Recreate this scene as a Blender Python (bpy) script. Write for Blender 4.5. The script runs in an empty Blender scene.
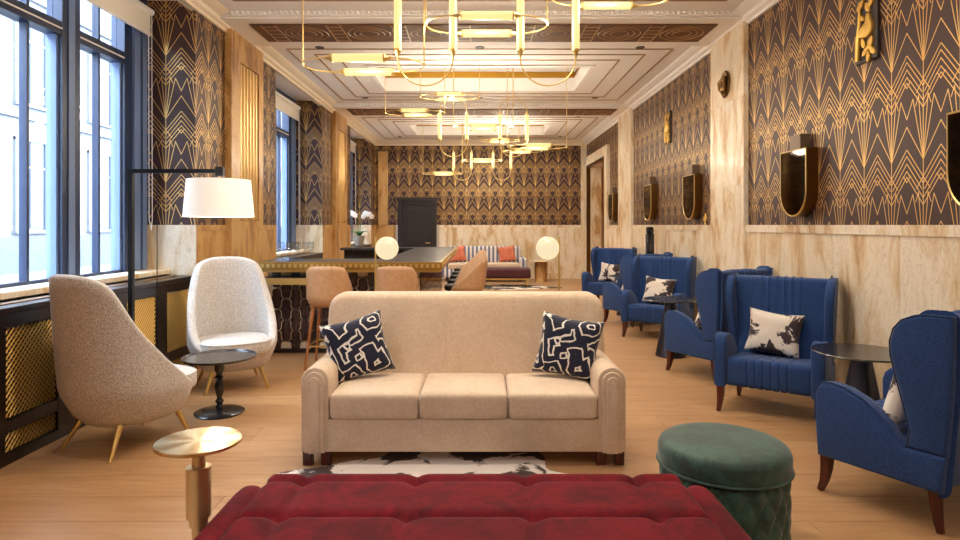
import bpy, bmesh, math, random
from mathutils import Vector, Matrix, noise
random.seed(7)
PI = math.pi
R = math.radians
scene = bpy.context.scene
C = scene.collection

# ------------------------------------------------------------------ camera, world, light, exposure
FPX = 620.0                       # focal length in pixels of a 960 px wide frame
cam_d = bpy.data.cameras.new('camera')
cam_d.sensor_width = 36.0
cam_d.lens = 36.0 * FPX / 960.0
cam_d.shift_y = -45.0 / 960.0     # level camera, horizon a little above the middle
cam_d.clip_end = 200
cam = bpy.data.objects.new('camera', cam_d); C.objects.link(cam)
cam.location = (0, 0, 1.5); cam.rotation_euler = (R(90), 0, 0)
scene.camera = cam

W_ = bpy.data.worlds.new('overcast_sky'); scene.world = W_
W_.use_nodes = True
bgn = W_.node_tree.nodes['Background']
bgn.inputs[0].default_value = (0.72, 0.85, 1.0, 1)
SKY = 32.0
bgn.inputs[1].default_value = SKY

vs = scene.view_settings
vs.view_transform = 'Standard'; vs.look = 'None'; vs.gamma = 1.0; vs.use_curve_mapping = False
vs.exposure = 0.0
scene.display_settings.display_device = 'sRGB'
try:
    scene.cycles.use_denoising = True
    scene.cycles.max_bounces = 8; scene.cycles.diffuse_bounces = 5
    scene.cycles.glossy_bounces = 4; scene.cycles.transparent_max_bounces = 12
    scene.cycles.sample_clamp_indirect = 6.0
    scene.cycles.caustics_reflective = False; scene.cycles.caustics_refractive = False
except Exception:
    pass

WARM = (1.0, 0.92, 0.83)
PEND_W = 26.0      # light of each pendant loop, watts
DOWN_W = 90.0      # each recessed downlight, watts
TUBE_E = 1.1       # glow of the chandelier tubes
ALCOVES = [(-1.40, 1.26), (3.76, 6.42), (8.92, 11.58), (14.08, 16.74)]   # window bays along the left wall
for a, b in ALCOVES:              # light portals lying in the window openings
    ld = bpy.data.lights.new('window_portal', 'AREA'); ld.shape = 'RECTANGLE'
    ld.size = 2.6; ld.size_y = 2.0
    ld.cycles.is_portal = True
    lo = bpy.data.objects.new('window_portal', ld); C.objects.link(lo)
    lo.location = (-3.66, (a + b) / 2, 2.42); lo.rotation_euler = (0, R(-90), 0)

# ------------------------------------------------------------------ helpers
def lin(h):
    h = h.lstrip('#'); v = [int(h[i:i+2], 16) / 255 for i in (0, 2, 4)]
    return tuple((c / 12.92 if c <= 0.04045 else ((c + 0.055) / 1.055) ** 2.4) for c in v) + (1.0,)

class NT:
    def __init__(s, name):
        s.m = bpy.data.materials.new(name); s.m.use_nodes = True
        s.t = s.m.node_tree; s.n = s.t.nodes; s.l = s.t.links
        s.b = s.n['Principled BSDF']; s.out = s.n['Material Output']
    def put(s, sock, v):
        if isinstance(v, bpy.types.NodeSocket): s.l.new(v, sock)
        elif v is not None: sock.default_value = v
    def math(s, op, a, b=None, c=None, clamp=False):
        n = s.n.new('ShaderNodeMath'); n.operation = op; n.use_clamp = clamp
        s.put(n.inputs[0], a)
        if b is not None: s.put(n.inputs[1], b)
        if c is not None: s.put(n.inputs[2], c)
        return n.outputs[0]
    def vmath(s, op, a, b=None):
        n = s.n.new('ShaderNodeVectorMath'); n.operation = op
        s.put(n.inputs[0], a)
        if b is not None: s.put(n.inputs[1], b)
        return n.outputs[0]
    def sep(s, v):
        n = s.n.new('ShaderNodeSeparateXYZ'); s.put(n.inputs[0], v); return n.outputs
    def comb(s, x, y, z=0.0):
        n = s.n.new('ShaderNodeCombineXYZ')
        s.put(n.inputs[0], x); s.put(n.inputs[1], y); s.put(n.inputs[2], z); return n.outputs[0]
    def obj(s): 
        return s.n.new('ShaderNodeTexCoord').outputs['Object']
    def pos(s): return s.n.new('ShaderNodeNewGeometry').outputs['Position']
    def nrm(s): return s.n.new('ShaderNodeNewGeometry').outputs['True Normal']
    def rnd(s): return s.n.new('ShaderNodeObjectInfo').outputs['Random']
    def mapping(s, v, scale=(1, 1, 1), rot=(0, 0, 0), loc=(0, 0, 0)):
        n = s.n.new('ShaderNodeMapping'); s.put(n.inputs[0], v)
        n.inputs[1].default_value = loc; n.inputs[2].default_value = rot; n.inputs[3].default_value = scale
        return n.outputs[0]
    def noise(s, v, scale=5, detail=3, rough=0.55, dist=0.0):
        n = s.n.new('ShaderNodeTexNoise'); s.put(n.inputs['Vector'], v)
        n.inputs['Scale'].default_value = scale; n.inputs['Detail'].default_value = detail
        n.inputs['Roughness'].default_value = rough; n.inputs['Distortion'].default_value = dist
        return n.outputs[0]
    def ramp(s, f, stops):
        n = s.n.new('ShaderNodeValToRGB'); s.put(n.inputs[0], f); e = n.color_ramp.elements
        while len(e) < len(stops): e.new(0.5)
        for k, (p, c) in enumerate(stops):
            e[k].position = p; e[k].color = c if not isinstance(c, str) else lin(c)
        return n.outputs[0]
    def mix(s, f, a, b, bt='MIX'):
        n = s.n.new('ShaderNodeMix'); n.data_type = 'RGBA'; n.blend_type = bt
        s.put(n.inputs[0], f); s.put(n.inputs[6], lin(a) if isinstance(a, str) else a)
        s.put(n.inputs[7], lin(b) if isinstance(b, str) else b)
        return n.outputs[2]
    def bump(s, h, strength=0.3, dist=0.01):
        n = s.n.new('ShaderNodeBump'); n.inputs['Strength'].default_value = strength
        n.inputs['Distance'].default_value = dist; s.put(n.inputs['Height'], h)
        s.l.new(n.outputs[0], s.b.inputs['Normal'])
    def set(s, color=None, rough=None, metal=None, sheen=None, coat=None, spec=None, emit=None, es=None, trans=None, ior=None):
        b = s.b.inputs
        if color is not None: s.put(b['Base Color'], lin(color) if isinstance(color, str) else color)
        if rough is not None: s.put(b['Roughness'], rough)
        if metal is not None: s.put(b['Metallic'], metal)
        if sheen is not None: b['Sheen Weight'].default_value = sheen; b['Sheen Roughness'].default_value = 0.4
        if coat is not None: b['Coat Weight'].default_value = coat; b['Coat Roughness'].default_value = 0.1
        if spec is not None: b['Specular IOR Level'].default_value = spec
        if emit is not None: s.put(b['Emission Color'], lin(emit) if isinstance(emit, str) else emit)
        if es is not None: b['Emission Strength'].default_value = es
        if trans is not None: b['Transmission Weight'].default_value = trans
        if ior is not None: b['IOR'].default_value = ior
        return s.m

def plain(name, color, rough=0.5, metal=0.0, grain=0.0, gs=40, **k):
    s = NT(name)
    c = lin(color)
    if grain:
        n = s.noise(s.obj(), gs, 3)
        c = s.mix(s.math('MULTIPLY', n, grain), c, (c[0]*0.45, c[1]*0.45, c[2]*0.45, 1))
    s.set(c, rough, metal, **k)
    return s.m

M = {}
# ---- surfaces
def m_wallpaper():
    s = NT('deco_wallpaper')
    p = s.sep(s.pos()); n = s.sep(s.nrm())
    side = s.math('GREATER_THAN', s.math('ABSOLUTE', n[0]), 0.5)
    u0 = s.math('ADD', s.math('MULTIPLY', p[1], side),
                s.math('MULTIPLY', s.math('ADD', p[0], 3.25), s.math('SUBTRACT', 1.0, side)))
    Wd, Hd = 0.32, 0.655
    w = s.math('SUBTRACT', s.math('FLOORED_MODULO', s.math('ADD', u0, Wd/2), Wd), Wd/2)
    U = s.math('ABSOLUTE', w)
    V = s.math('ADD', s.math('FLOORED_MODULO', s.math('ADD', p[2], 0.02 - 0.12*Hd), Hd), 0.12*Hd)
    segs = [((0,0),(.14,.66)), ((0,0),(.31,.64)), ((0,0),(.5,.36)), ((.5,.44),(.31,.64)),
            ((.14,.66),(.225,.56)),
            ((.5,1.12),(0,.82)), ((0,.82),(.2,.70)), ((.5,1.05),(0,.75)), ((.5,.97),(.04,.694)),
            ((.5,.89),(.40,.83)), ((.40,.83),(.5,.77)),
            ((0,.53),(.5,.83)), ((0,.60),(.40,.84)),
            ((0,1),(.14,1.66)), ((0,1),(.31,1.64)), ((0,1),(.5,1.36))]
    d = U
    for (a, b) in segs:
        ax, ay = a[0]*Wd, a[1]*Hd; bx, by = b[0]*Wd - ax, b[1]*Hd - ay; L2 = bx*bx + by*by
        px = s.math('SUBTRACT', U, ax); py = s.math('SUBTRACT', V, ay)
        h = s.math('MULTIPLY_ADD', px, bx/L2, s.math('MULTIPLY', py, by/L2), clamp=True)
        dx = s.math('MULTIPLY_ADD', h, -bx, px); dy = s.math('MULTIPLY_ADD', h, -by, py)
        dd = s.math('SQRT', s.math('MULTIPLY_ADD', dx, dx, s.math('MULTIPLY', dy, dy)))
        d = s.math('MINIMUM', d, dd)
    mr = s.n.new('ShaderNodeMapRange'); s.put(mr.inputs[0], d)
    mr.inputs[1].default_value = 0.0026; mr.inputs[2].default_value = 0.0044
    mr.inputs[3].default_value = 1.0; mr.inputs[4].default_value = 0.0
    line = mr.outputs[0]
    g = s.noise(s.pos(), 3.0, 3)
    gold = s.mix(g, '#d29a48', '#efca86')
    s.set(s.mix(line, lin('#402a27'), gold), s.mix(line, (.5,.5,.5,1), (.38,.38,.38,1)), s.math('MULTIPLY', line, 0.55), coat=0.12, spec=0.35)
    s.b.inputs['Coat Roughness'].default_value = 0.42
    return s.m
M['paper'] = m_wallpaper()

def m_marble(name, base, mid, dark, vein):
    s = NT(name)
    off = s.math('MULTIPLY', s.rnd(), 37.0)
    v = s.vmath('ADD', s.pos(), s.comb(off, off, off))
    w = s.mapping(v, (1.9, 1.9, 0.6))
    a = s.noise(w, 1.5, 6, 0.62, 1.2)
    b = s.noise(w, 4.2, 6, 0.66, 2.2)
    c1 = s.ramp(a, [(0.36, dark), (0.45, mid), (0.54, base), (0.72, base)])
    vv = s.math('ABSOLUTE', s.math('SUBTRACT', b, 0.5))
    vf = s.ramp(vv, [(0.0, (1, 1, 1, 1)), (0.018, (0, 0, 0, 1))])
    c2 = s.mix(s.math('MULTIPLY', vf, 0.5), c1, vein)
    s.set(s.mix(s.math('MULTIPLY', s.rnd(), 0.35), c2, mid), 0.34, coat=0.08)
    return s.m
M['marble'] = m_marble('beige_marble', '#f4e8d2', '#e6cfa9', '#c79d68', '#a57c4b')
M['marble_gold'] = m_marble('amber_marble', '#d0a76c', '#b5854a', '#80582b', '#6a4520')
M['marble_dark'] = m_marble('black_marble', '#2a2a2d', '#1d1d20', '#3d3b3a', '#8b8781')
M['ceiling'] = plain('ceiling_paint', '#f1ece6', 0.6)
M['cream'] = plain('cream_moulding', '#efdfc6', 0.5)
M['plaster'] = plain('plaster', '#d8cfc4', 0.8)

def m_floor():
    s = NT('oak_boards')
    r = s.rnd()
    v = s.vmath('ADD', s.pos(), s.comb(s.math('MULTIPLY', r, 31.0), s.math('MULTIPLY', r, 17.0), 0.0))
    a = s.noise(s.mapping(v, (0.9, 9, 1)), 2.6, 6, 0.6, 0.8)
    b = s.noise(s.mapping(v, (0.7, 3.0, 1)), 1.0, 3)
    c = s.ramp(a, [(0.25, '#987049'), (0.5, '#b48b61'), (0.75, '#c4a076')])
    c = s.mix(s.math('MULTIPLY', b, 0.35), c, '#a97d51')
    c = s.mix(s.math('MULTIPLY', r, 0.35), c, '#98704a')
    s.set(c, s.math('MULTIPLY_ADD', a, 0.18, 0.30))
    s.bump(a, 0.12, 0.004)
    return s.m
M['floor'] = m_floor()
M['gap'] = plain('board_joint', '#6b4a2c', 0.8)

def m_wood(name, c1, c2, rough=0.35, axis=(14, 14, 1.2)):
    s = NT(name)
    a = s.noise(s.mapping(s.obj(), axis), 2.0, 5, 0.6, 0.6)
    s.set(s.ramp(a, [(0.3, c1), (0.7, c2)]), rough)
    return s.m
M['darkwood'] = m_wood('espresso_wood', '#17110e', '#2a1e18', 0.3)
M['legwood'] = m_wood('mahogany', '#34130c', '#5a2417', 0.3)
M['stoolwood'] = m_wood('copper_brown_wood', '#8d5532', '#b57a4c', 0.35)
M['beamwood'] = m_wood('walnut_soffit', '#4f3018', '#714923', 0.6, (1.5, 12, 12))

def m_metal(name, c, rough=0.25, brushed=0.0, axis=(1, 1, 80), metal=1.0):
    s = NT(name)
    if brushed:
        a = s.noise(s.mapping(s.obj(), axis), 6.0, 3)
        s.set(c, s.math('MULTIPLY_ADD', a, brushed, rough), metal)
    else: s.set(c, rough, metal)
    return s.m
M['brass'] = m_metal('brass', '#e2c47c', 0.28, metal=0.85)
M['oldbrass'] = m_metal('brushed_brass', '#d6bd8c', 0.28, 0.15, metal=0.8)
M['grille'] = m_metal('antique_brass', '#b38f4c', 0.4, metal=0.8)
M['bronze'] = m_metal('bronze', '#7d5c33', 0.35)
M['linebronze'] = plain('tan_line', '#9c7b54', 0.4)
M['gilt'] = m_metal('gilding', '#ecc163', 0.38, metal=0.7)
M['ceilgold'] = m_metal('gold_leaf', '#c99a3e', 0.3)
M['blackmetal'] = plain('black_metal', '#14161a', 0.45, 0.3)
M['blacklacquer'] = plain('black_lacquer', '#17161a', 0.25, 0.0, coat=0.3)
M['frame'] = plain('dark_window_frame', '#22304f', 0.4)
M['framepale'] = plain('blue_grey_reveal', '#6a7fa6', 0.5)
M['mirror'] = m_metal('smoked_mirror', '#4a3c30', 0.05)
M['greyplate'] = plain('grey_plate', '#4a4544', 0.45, 0.3)
M['taupeblock'] = plain('taupe_block', '#7a6753', 0.5, 0.2)
M['darkdoor'] = plain('dark_door_paint', '#241e20', 0.4)

def m_table_brass():     # brass disc, its radial sheen painted in as pale and dark wedges
    s = NT('spun_brass')
    p = s.sep(s.obj())
    ang = s.math('ARCTAN2', p[1], p[0])
    w = s.math('SINE', s.math('MULTIPLY', ang, 6.0))
    s.set(s.mix(s.math('MULTIPLY_ADD', w, 0.5, 0.5), '#b8945a', '#ead9b4'), 0.27, 1.0)
    return s.m
M['spunbrass'] = m_table_brass()

def m_glass(name, tint=(1, 1, 1, 1), gloss=0.08):
    s = NT(name)
    tr = s.n.new('ShaderNodeBsdfTransparent'); tr.inputs[0].default_value = tint
    gl = s.n.new('ShaderNodeBsdfGlossy'); gl.inputs['Roughness'].default_value = 0.02
    fr = s.n.new('ShaderNodeLayerWeight'); fr.inputs[0].default_value = 0.5
    fa = s.math('POWER', fr.outputs['Facing'], 4.0)
    mx = s.n.new('ShaderNodeMixShader')
    s.l.new(s.math('MULTIPLY_ADD', fa, 0.6, gloss*0.25), mx.inputs[0])
    s.l.new(tr.outputs[0], mx.inputs[1]); s.l.new(gl.outputs[0], mx.inputs[2])
    s.l.new(mx.outputs[0], s.out.inputs[0])
    return s.m
M['pane'] = m_glass('window_glass', (0.93, 0.96, 1, 1))
M['glass'] = m_glass('clear_glass', (0.94, 0.96, 0.98, 1), 0.3)
M['smokeglass'] = m_glass('smoked_glass', (0.22, 0.19, 0.18, 1), 0.2)

def m_fabric(name, c1, c2, scale=160, rough=0.85, sheen=0.4, bump=0.35, mott=0.0, mc=None, ms=5):
    s = NT(name)
    o = s.obj()
    a = s.noise(s.mapping(o, (1, 1, 1)), scale, 2, 0.7)
    c = s.ramp(a, [(0.35, c1), (0.65, c2)])
    if mott:
        b = s.noise(o, ms, 5, 0.65, 0.8)
        c = s.mix(s.math('MULTIPLY', s.ramp(b, [(0.42, (0,0,0,1)), (0.62, (1,1,1,1))]), mott), c, mc)
    s.set(c, rough, sheen=sheen)
    if bump: s.bump(a, bump, 0.004)
    return s.m
M['velvet_sand'] = m_fabric('sand_velvet', '#d2b799', '#dec7ac', 60, 0.7, 0.4, 0.1, 0.35, '#bf9f7e', 4)
M['boucle'] = m_fabric('oatmeal_weave', '#a39a90', '#e0dad3', 120, 0.9, 0.3, 0.5)
M['blue'] = m_fabric('blue_tweed', '#0f2a55', '#264d8a', 190, 0.9, 0.2, 0.4)
M['bluepipe'] = m_fabric('navy_piping', '#0d264d', '#1e4479', 190, 0.9, 0.2, 0.2)
M['red'] = m_fabric('burgundy_velvet', '#620612', '#720a17', 40, 0.8, 0.05, 0.05, 0.7, '#3a040b', 5)
M['red'].node_tree.nodes['Principled BSDF'].inputs['Specular IOR Level'].default_value = 0.15
M['reddark'] = m_fabric('dark_plum_velvet', '#3d0b12', '#4a0f17', 40, 0.7, 0.3, 0.0)
M['green'] = m_fabric('green_velvet', '#284a3f', '#34594c', 60, 0.62, 0.35, 0.1, 0.7, '#12261f', 9)
M['leather'] = m_fabric('tan_leather', '#b98f68', '#c79d76', 30, 0.42, 0.0, 0.05)
M['blackpad'] = plain('black_seat_pad', '#1a1614', 0.5)
M['shade'] = None
def m_shade():
    s = NT('white_lampshade')
    s.set('#f7f0e6', 0.8, emit=(1.0, 0.92, 0.82, 1), es=0.42)
    return s.m
M['shade'] = m_shade()
def m_glow(name, c, e):
    s = NT(name); s.set((0.05, 0.045, 0.03, 1), 0.3, emit=c, es=e); return s.m
M['tube'] = m_glow('glowing_ribbed_glass', (1.0, 0.80, 0.31, 1), TUBE_E)
M['globe'] = m_glow('opal_globe', (1.0, 0.84, 0.52, 1), 0.92)
M['led'] = m_glow('downlight_lens', (1.0, 0.85, 0.65, 1), 3.0)

def m_navy():
    s = NT('navy_print')
    o = s.mapping(s.obj(), (1, 1, 1), (0, 0, 0.5))
    n = s.n.new('ShaderNodeTexVoronoi'); n.distance = 'MANHATTAN'; n.inputs['Scale'].default_value = 6.0
    wob = s.n.new('ShaderNodeTexNoise'); wob.inputs['Scale'].default_value = 9
    s.put(wob.inputs['Vector'], o)
    v = s.vmath('ADD', o, s.vmath('SCALE', wob.outputs[1]))
    v.node.inputs[1].links[0].from_node.inputs['Scale'].default_value = 0.05
    s.put(n.inputs['Vector'], v)
    f = s.math('FRACT', s.math('MULTIPLY', n.outputs['Distance'], 2.3))
    e = s.math('LESS_THAN', s.math('ABSOLUTE', s.math('SUBTRACT', f, 0.5)), 0.11)
    s.set(s.mix(e, '#10132f', '#ece6da'), 0.8, sheen=0.2)
    return s.m
M['navy'] = m_navy()

def m_cow(name, sc, seed, thr=0.5, ground='#efe4d6', spot='#2b2428', brown='#4b3a3c'):
    s = NT(name)
    o = s.mapping(s.obj(), (1, 1, 1), (0, 0, 0), (seed, seed*0.7, 0))
    off = s.math('MULTIPLY', s.rnd(), 9.0)
    o = s.vmath('ADD', o, s.comb(off, off, 0.0))
    a = s.noise(o, sc, 6, 0.6, 0.5)
    f = s.ramp(a, [(thr, (0,0,0,1)), (thr + 0.025, (1,1,1,1))])
    b = s.noise(o, sc*2.2, 3)
    sp = s.mix(b, spot, brown)
    s.set(s.mix(f, ground, sp), 0.8, sheen=0.2)
    return s.m
M['cowpillow'] = m_cow('cow_print', 5.5, 2.3, 0.515)
M['cowhide'] = m_cow('cowhide', 2.6, 5.1, 0.47, '#f1e6da', '#1d1614', '#4a2c1d')
M['farrug'] = m_cow('cowhide_far', 2.5, 1.7, 0.47, '#e8dccb', '#15110f', '#2a1d15')

def m_stripe():
    s = NT('striped_fabric'); p = s.sep(s.pos())
    f = s.math('LESS_THAN', s.math('FRACT', s.math('MULTIPLY', p[0], 9.0)), 0.5)
    s.set(s.mix(f, '#e8e2dc', '#6d7390'), 0.85); return s.m
M['stripe'] = m_stripe()
M['coral'] = m_fabric('coral_fabric', '#b8533c', '#d68a68', 25, 0.85, 0.2, 0.0)
def m_tile():
    s = NT('brown_glazed_tile')
    off = s.math('MULTIPLY', s.rnd(), 23.0)
    v = s.vmath('ADD', s.obj(), s.comb(off, off, off))
    a = s.noise(s.mapping(v, (14, 14, 3)), 2.0, 4, 0.6, 0.6)
    c = s.ramp(a, [(0.3, '#1d1517'), (0.52, '#3b2c2c'), (0.75, '#6b5450')])
    s.set(s.mix(s.math('MULTIPLY', s.rnd(), 0.4), c, '#241b1e'), 0.18, coat=0.3); return s.m
M['tile'] = m_tile()
M['grout'] = plain('pale_grout', '#e6d8ba', 0.7)
M['facade'] = plain('grey_render', '#58595c', 0.8, 0.0, 0.10, 0.6)
M['facadegrey'] = plain('grey_plinth_stone', '#42464b', 0.8, 0.0, 0.12, 1.0)
M['facadewin'] = plain('facade_window', '#2d3442', 0.3)
M['street'] = plain('street_asphalt', '#484a4c', 0.9)
M['leaf'] = plain('leaf', '#3f6a2a', 0.5)
M['petal'] = plain('petal', '#f6efe6', 0.6)
M['pot'] = plain('stone_pot', '#8d8478', 0.8)
M['blind'] = plain('roller_cloth', '#efe8da', 0.8)
M['white'] = plain('white_plastic', '#f2f0ec', 0.5)

# ------------------------------------------------------------------ mesh helpers
class MB:
    def __init__(s): s.v = []; s.f = []
    def add(s, vs_, fs, mat=None):
        o = len(s.v)
        s.v += [tuple(mat @ Vector(p)) if mat else tuple(p) for p in vs_]
        s.f += [tuple(i + o for i in f) for f in fs]
        return s
    def box(s, x0, x1, y0, y1, z0, z1, mat=None):
        v = [(x0,y0,z0),(x1,y0,z0),(x1,y1,z0),(x0,y1,z0),(x0,y0,z1),(x1,y0,z1),(x1,y1,z1),(x0,y1,z1)]
        return s.add(v, [(3,2,1,0),(4,5,6,7),(0,1,5,4),(1,2,6,5),(2,3,7,6),(3,0,4,7)], mat)
    def bm(s, b, mat=None):
        b.verts.index_update()
        s.add([v.co.copy() for v in b.verts], [tuple(v.index for v in f.verts) for f in b.faces], mat)
        b.free(); return s
    def rbox(s, x0, x1, y0, y1, z0, z1, r=0.02, seg=2, mat=None):
        b = bmesh.new(); bmesh.ops.create_cube(b, size=1.0)
        for v in b.verts:
            v.co = ((x0+x1)/2 + v.co.x*(x1-x0), (y0+y1)/2 + v.co.y*(y1-y0), (z0+z1)/2 + v.co.z*(z1-z0))
        bmesh.ops.bevel(b, geom=b.edges[:], offset=r, segments=seg, profile=0.5, affect='EDGES')
        return s.bm(b, mat)
    def lathe(s, prof, n=32, mat=None, cap=True):
        v = []; f = []
        for (r, z) in prof:
            for k in range(n):
                a = 2*PI*k/n; v.append((r*math.cos(a), r*math.sin(a), z))
        for i in range(len(prof)-1):
            for k in range(n):
                k2 = (k+1) % n
                f.append((i*n+k, i*n+k2, (i+1)*n+k2, (i+1)*n+k))
        if cap:
            f.append(tuple(range(n-1, -1, -1))); f.append(tuple((len(prof)-1)*n + k for k in range(n)))
        return s.add(v, f, mat)
    def tube(s, pts, rad, n=8, closed=False, mat=None, sq=False):
        pts = [Vector(p) for p in pts]; m = len(pts)
        rads = rad if isinstance(rad, (list, tuple)) else [rad]*m
        v = []; f = []; up = None
        for i in range(m):
            if closed: t = pts[(i+1) % m] - pts[i-1]
            else: t = pts[min(i+1, m-1)] - pts[max(i-1, 0)]
            t.normalize()
            if up is None:
                up = Vector((0,0,1)) if abs(t.z) < 0.9 else Vector((0,1,0))
            a = t.cross(up)
            if a.length < 1e-6: a = t.cross(Vector((1,0,0)))
            a.normalize(); b = a.cross(t).normalized(); up = b
            for k in range(n):
                ph = 2*PI*(k+0.5)/n if sq else 2*PI*k/n
                v.append(pts[i] + (a*math.cos(ph) + b*math.sin(ph))*rads[i])
        for i in range(m if closed else m-1):
            j = (i+1) % m
            for k in range(n):
                k2 = (k+1) % n
                f.append((i*n+k, i*n+k2, j*n+k2, j*n+k))
        if not closed:
            f.append(tuple(range(n-1, -1, -1))); f.append(tuple((m-1)*n + k for k in range(n)))
        return s.add(v, f, mat)
    def prism(s, poly, t0, t1, axis='y', bev=0.0, seg=2, mat=None):
        """poly: 2D points; axis = extrusion direction; 'x': (y,z); 'y': (x,z); 'z': (x,y)"""
        b = bmesh.new()
        def P(p, t): return {'x': (t, p[0], p[1]), 'y': (p[0], t, p[1]), 'z': (p[0], p[1], t)}[axis]
        lo = [b.verts.new(P(p, t0)) for p in poly]; hi = [b.verts.new(P(p, t1)) for p in poly]
        n = len(poly)
        f0 = b.faces.new(lo); f1 = b.faces.new(hi)
        for k in range(n): b.faces.new((lo[k], lo[(k+1) % n], hi[(k+1) % n], hi[k]))
        bmesh.ops.recalc_face_normals(b, faces=b.faces[:])
        if bev:
            e = list(set(f0.edges[:] + f1.edges[:]))
            bmesh.ops.bevel(b, geom=e, offset=bev, segments=seg, profile=0.5, affect='EDGES')
        return s.bm(b, mat)
    def soft(s, cx, cy, cz, sx, sy, sz, r=0.04, crown=0.0, n=12, mat=None):
        """rounded cushion box with a crown"""
        hx, hy, hz = sx/2, sy/2, sz/2; r = min(r, hx, hy, hz)
        b = bmesh.new(); bmesh.ops.create_cube(b, size=2.0)
        bmesh.ops.subdivide_edges(b, edges=b.edges[:], cuts=n, use_grid_fill=True)
        for v in b.verts:
            def warp(t, h):
                # concentrate samples near the rim
                return h*math.sin(t*PI/2)
            p = Vector((warp(v.co.x, hx), warp(v.co.y, hy), warp(v.co.z, hz)))
            q = Vector((max(-hx+r, min(hx-r, p.x)), max(-hy+r, min(hy-r, p.y)), max(-hz+r, min(hz-r, p.z))))
            d = p - q
            if d.length > 1e-9: p = q + d.normalized()*r
            k = max(0, 1-(p.x/hx)**2)*max(0, 1-(p.y/hy)**2)
            p.z += crown*k*(1 if p.z > 0 else -0.3)
            v.co = p + Vector((cx, cy, cz))
        return s.bm(b, mat)
    def obj(s, name, mat, parent=None, smooth=38, loc=None, rot=None):
        me = bpy.data.meshes.new(name)
        me.from_pydata([tuple(p) for p in s.v], [], s.f); me.update()
        b = bmesh.new(); b.from_mesh(me); bmesh.ops.recalc_face_normals(b, faces=b.faces[:]); b.to_mesh(me); b.free()
        if smooth:
            for p in me.polygons: p.use_smooth = True
            me.set_sharp_from_angle(angle=R(smooth))
        me.materials.append(M[mat] if isinstance(mat, str) else mat)
        o = bpy.data.objects.new(name, me); C.objects.link(o)
        if parent: o.parent = parent
        if loc: o.location = loc
        if rot: o.rotation_euler = rot
        return o

def inst(name, me, parent=None, loc=(0,0,0), rot=(0,0,0), scale=None):
    o = bpy.data.objects.new(name, me); C.objects.link(o); o.parent = parent
    o.location = loc; o.rotation_euler = rot
    if scale: o.scale = scale
    return o
def tag(o, label, cat, group=None):
    o['label'] = label; o['category'] = cat
    if group: o['group'] = group
    return o
def thing(name, label, cat, loc=(0,0,0), rz=0.0, group=None):
    o = bpy.data.objects.new(name, None); C.objects.link(o)
    o.location = loc; o.rotation_euler = (0,0,rz); o.empty_display_size = 0.1
    return tag(o, label, cat, group)
def struct(name, label=None):
    o = bpy.data.objects.new(name, None); C.objects.link(o); o['kind'] = 'structure'
    if label: o['label'] = label
    return o
def dup(root, label, loc, rz=None):
    def cp(o, par):
        c = o.copy(); C.objects.link(c); c.parent = par
        for ch in o.children: cp(ch, c)
        return c
    r = cp(root, None); r.location = loc
    if rz is not None: r.rotation_euler = (0,0,rz)
    r['label'] = label
    return r
def T(x=0, y=0, z=0, rx=0, ry=0, rz=0):
    return Matrix.Translation((x,y,z)) @ Matrix.Rotation(rz,4,'Z') @ Matrix.Rotation(ry,4,'Y') @ Matrix.Rotation(rx,4,'X')
def arc(cx, cy, r, a0, a1, n):
    return [(cx + r*math.cos(a0+(a1-a0)*k/n), cy + r*math.sin(a0+(a1-a0)*k/n)) for k in range(n+1)]

# ================================================================== THE ROOM
XL, XR, Y0, Y1 = -2.95, 2.98, -4.0, 17.35
ZW, ZC, ZT = 1.5, 3.77, 3.85        # wainscot top, wallpaper top, coffer ceiling

# ---- floor of oak boards
fl = struct('floor', 'warm oak plank floor')
MB().box(-3.8, 4.4, Y0, Y1+0.2, -0.08, -0.006).obj('subfloor', 'gap', fl, 0)
PW, PL = 0.29, 2.3
pm = MB().rbox(-PL/2+0.0012, PL/2-0.0012, -PW/2+0.0012, PW/2-0.0012, -0.02, 0.0, 0.0015, 1).obj('plank', 'floor', fl, 0)
first = True
y = Y1 - PW/2; row = 0
while y > -1.2:
    x = -2.95 + [0.3, 1.25, -0.35, 0.8][row % 4] + random.uniform(-.2, .2) - PL
    while x < XR + PL/2:
        xa = x
        if xa + PL/2 > XL - 0.05 and xa - PL/2 < XR + 0.1:
            if first: pm.location = (xa, y, 0); first = False
            else: inst('plank', pm.data, fl, (xa, y, 0))
        x += PL
    y -= PW; row += 1
# boards behind the camera and in the far doorway
MB().box(XL, XR, Y0, y + PW/2, -0.02, 0).obj('board_field', 'floor', fl, 0)
MB().box(XR, 4.4, 14.2, 17.1, -0.02, 0.001).obj('doorway_floor', 'marble', fl, 0)

# ---- marble slab helper (each slab its own piece)
def slabs_y(parent, xf, sgn, ya, yb, z0, z1, w=0.78, mat='marble', th=0.022):
    n = max(1, round((yb-ya)/w)); st = (yb-ya)/n
    for k in range(n):
        a, b = ya+k*st+0.0015, ya+(k+1)*st-0.0015
        x0, x1 = sorted((xf, xf - sgn*th))
        MB().box(x0, x1, a, b, z0, z1).obj('marble_slab', mat, parent, 0)
def slabs_x(parent, yf, sgn, xa, xb, z0, z1, w=0.78, mat='marble', th=0.022):
    n = max(1, round((xb-xa)/w)); st = (xb-xa)/n
    for k in range(n):
        a, b = xa+k*st+0.0015, xa+(k+1)*st-0.0015
        y0, y1 = sorted((yf, yf - sgn*th))
        MB().box(a, b, y0, y1, z0, z1).obj('marble_slab', mat, parent, 0)

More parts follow.
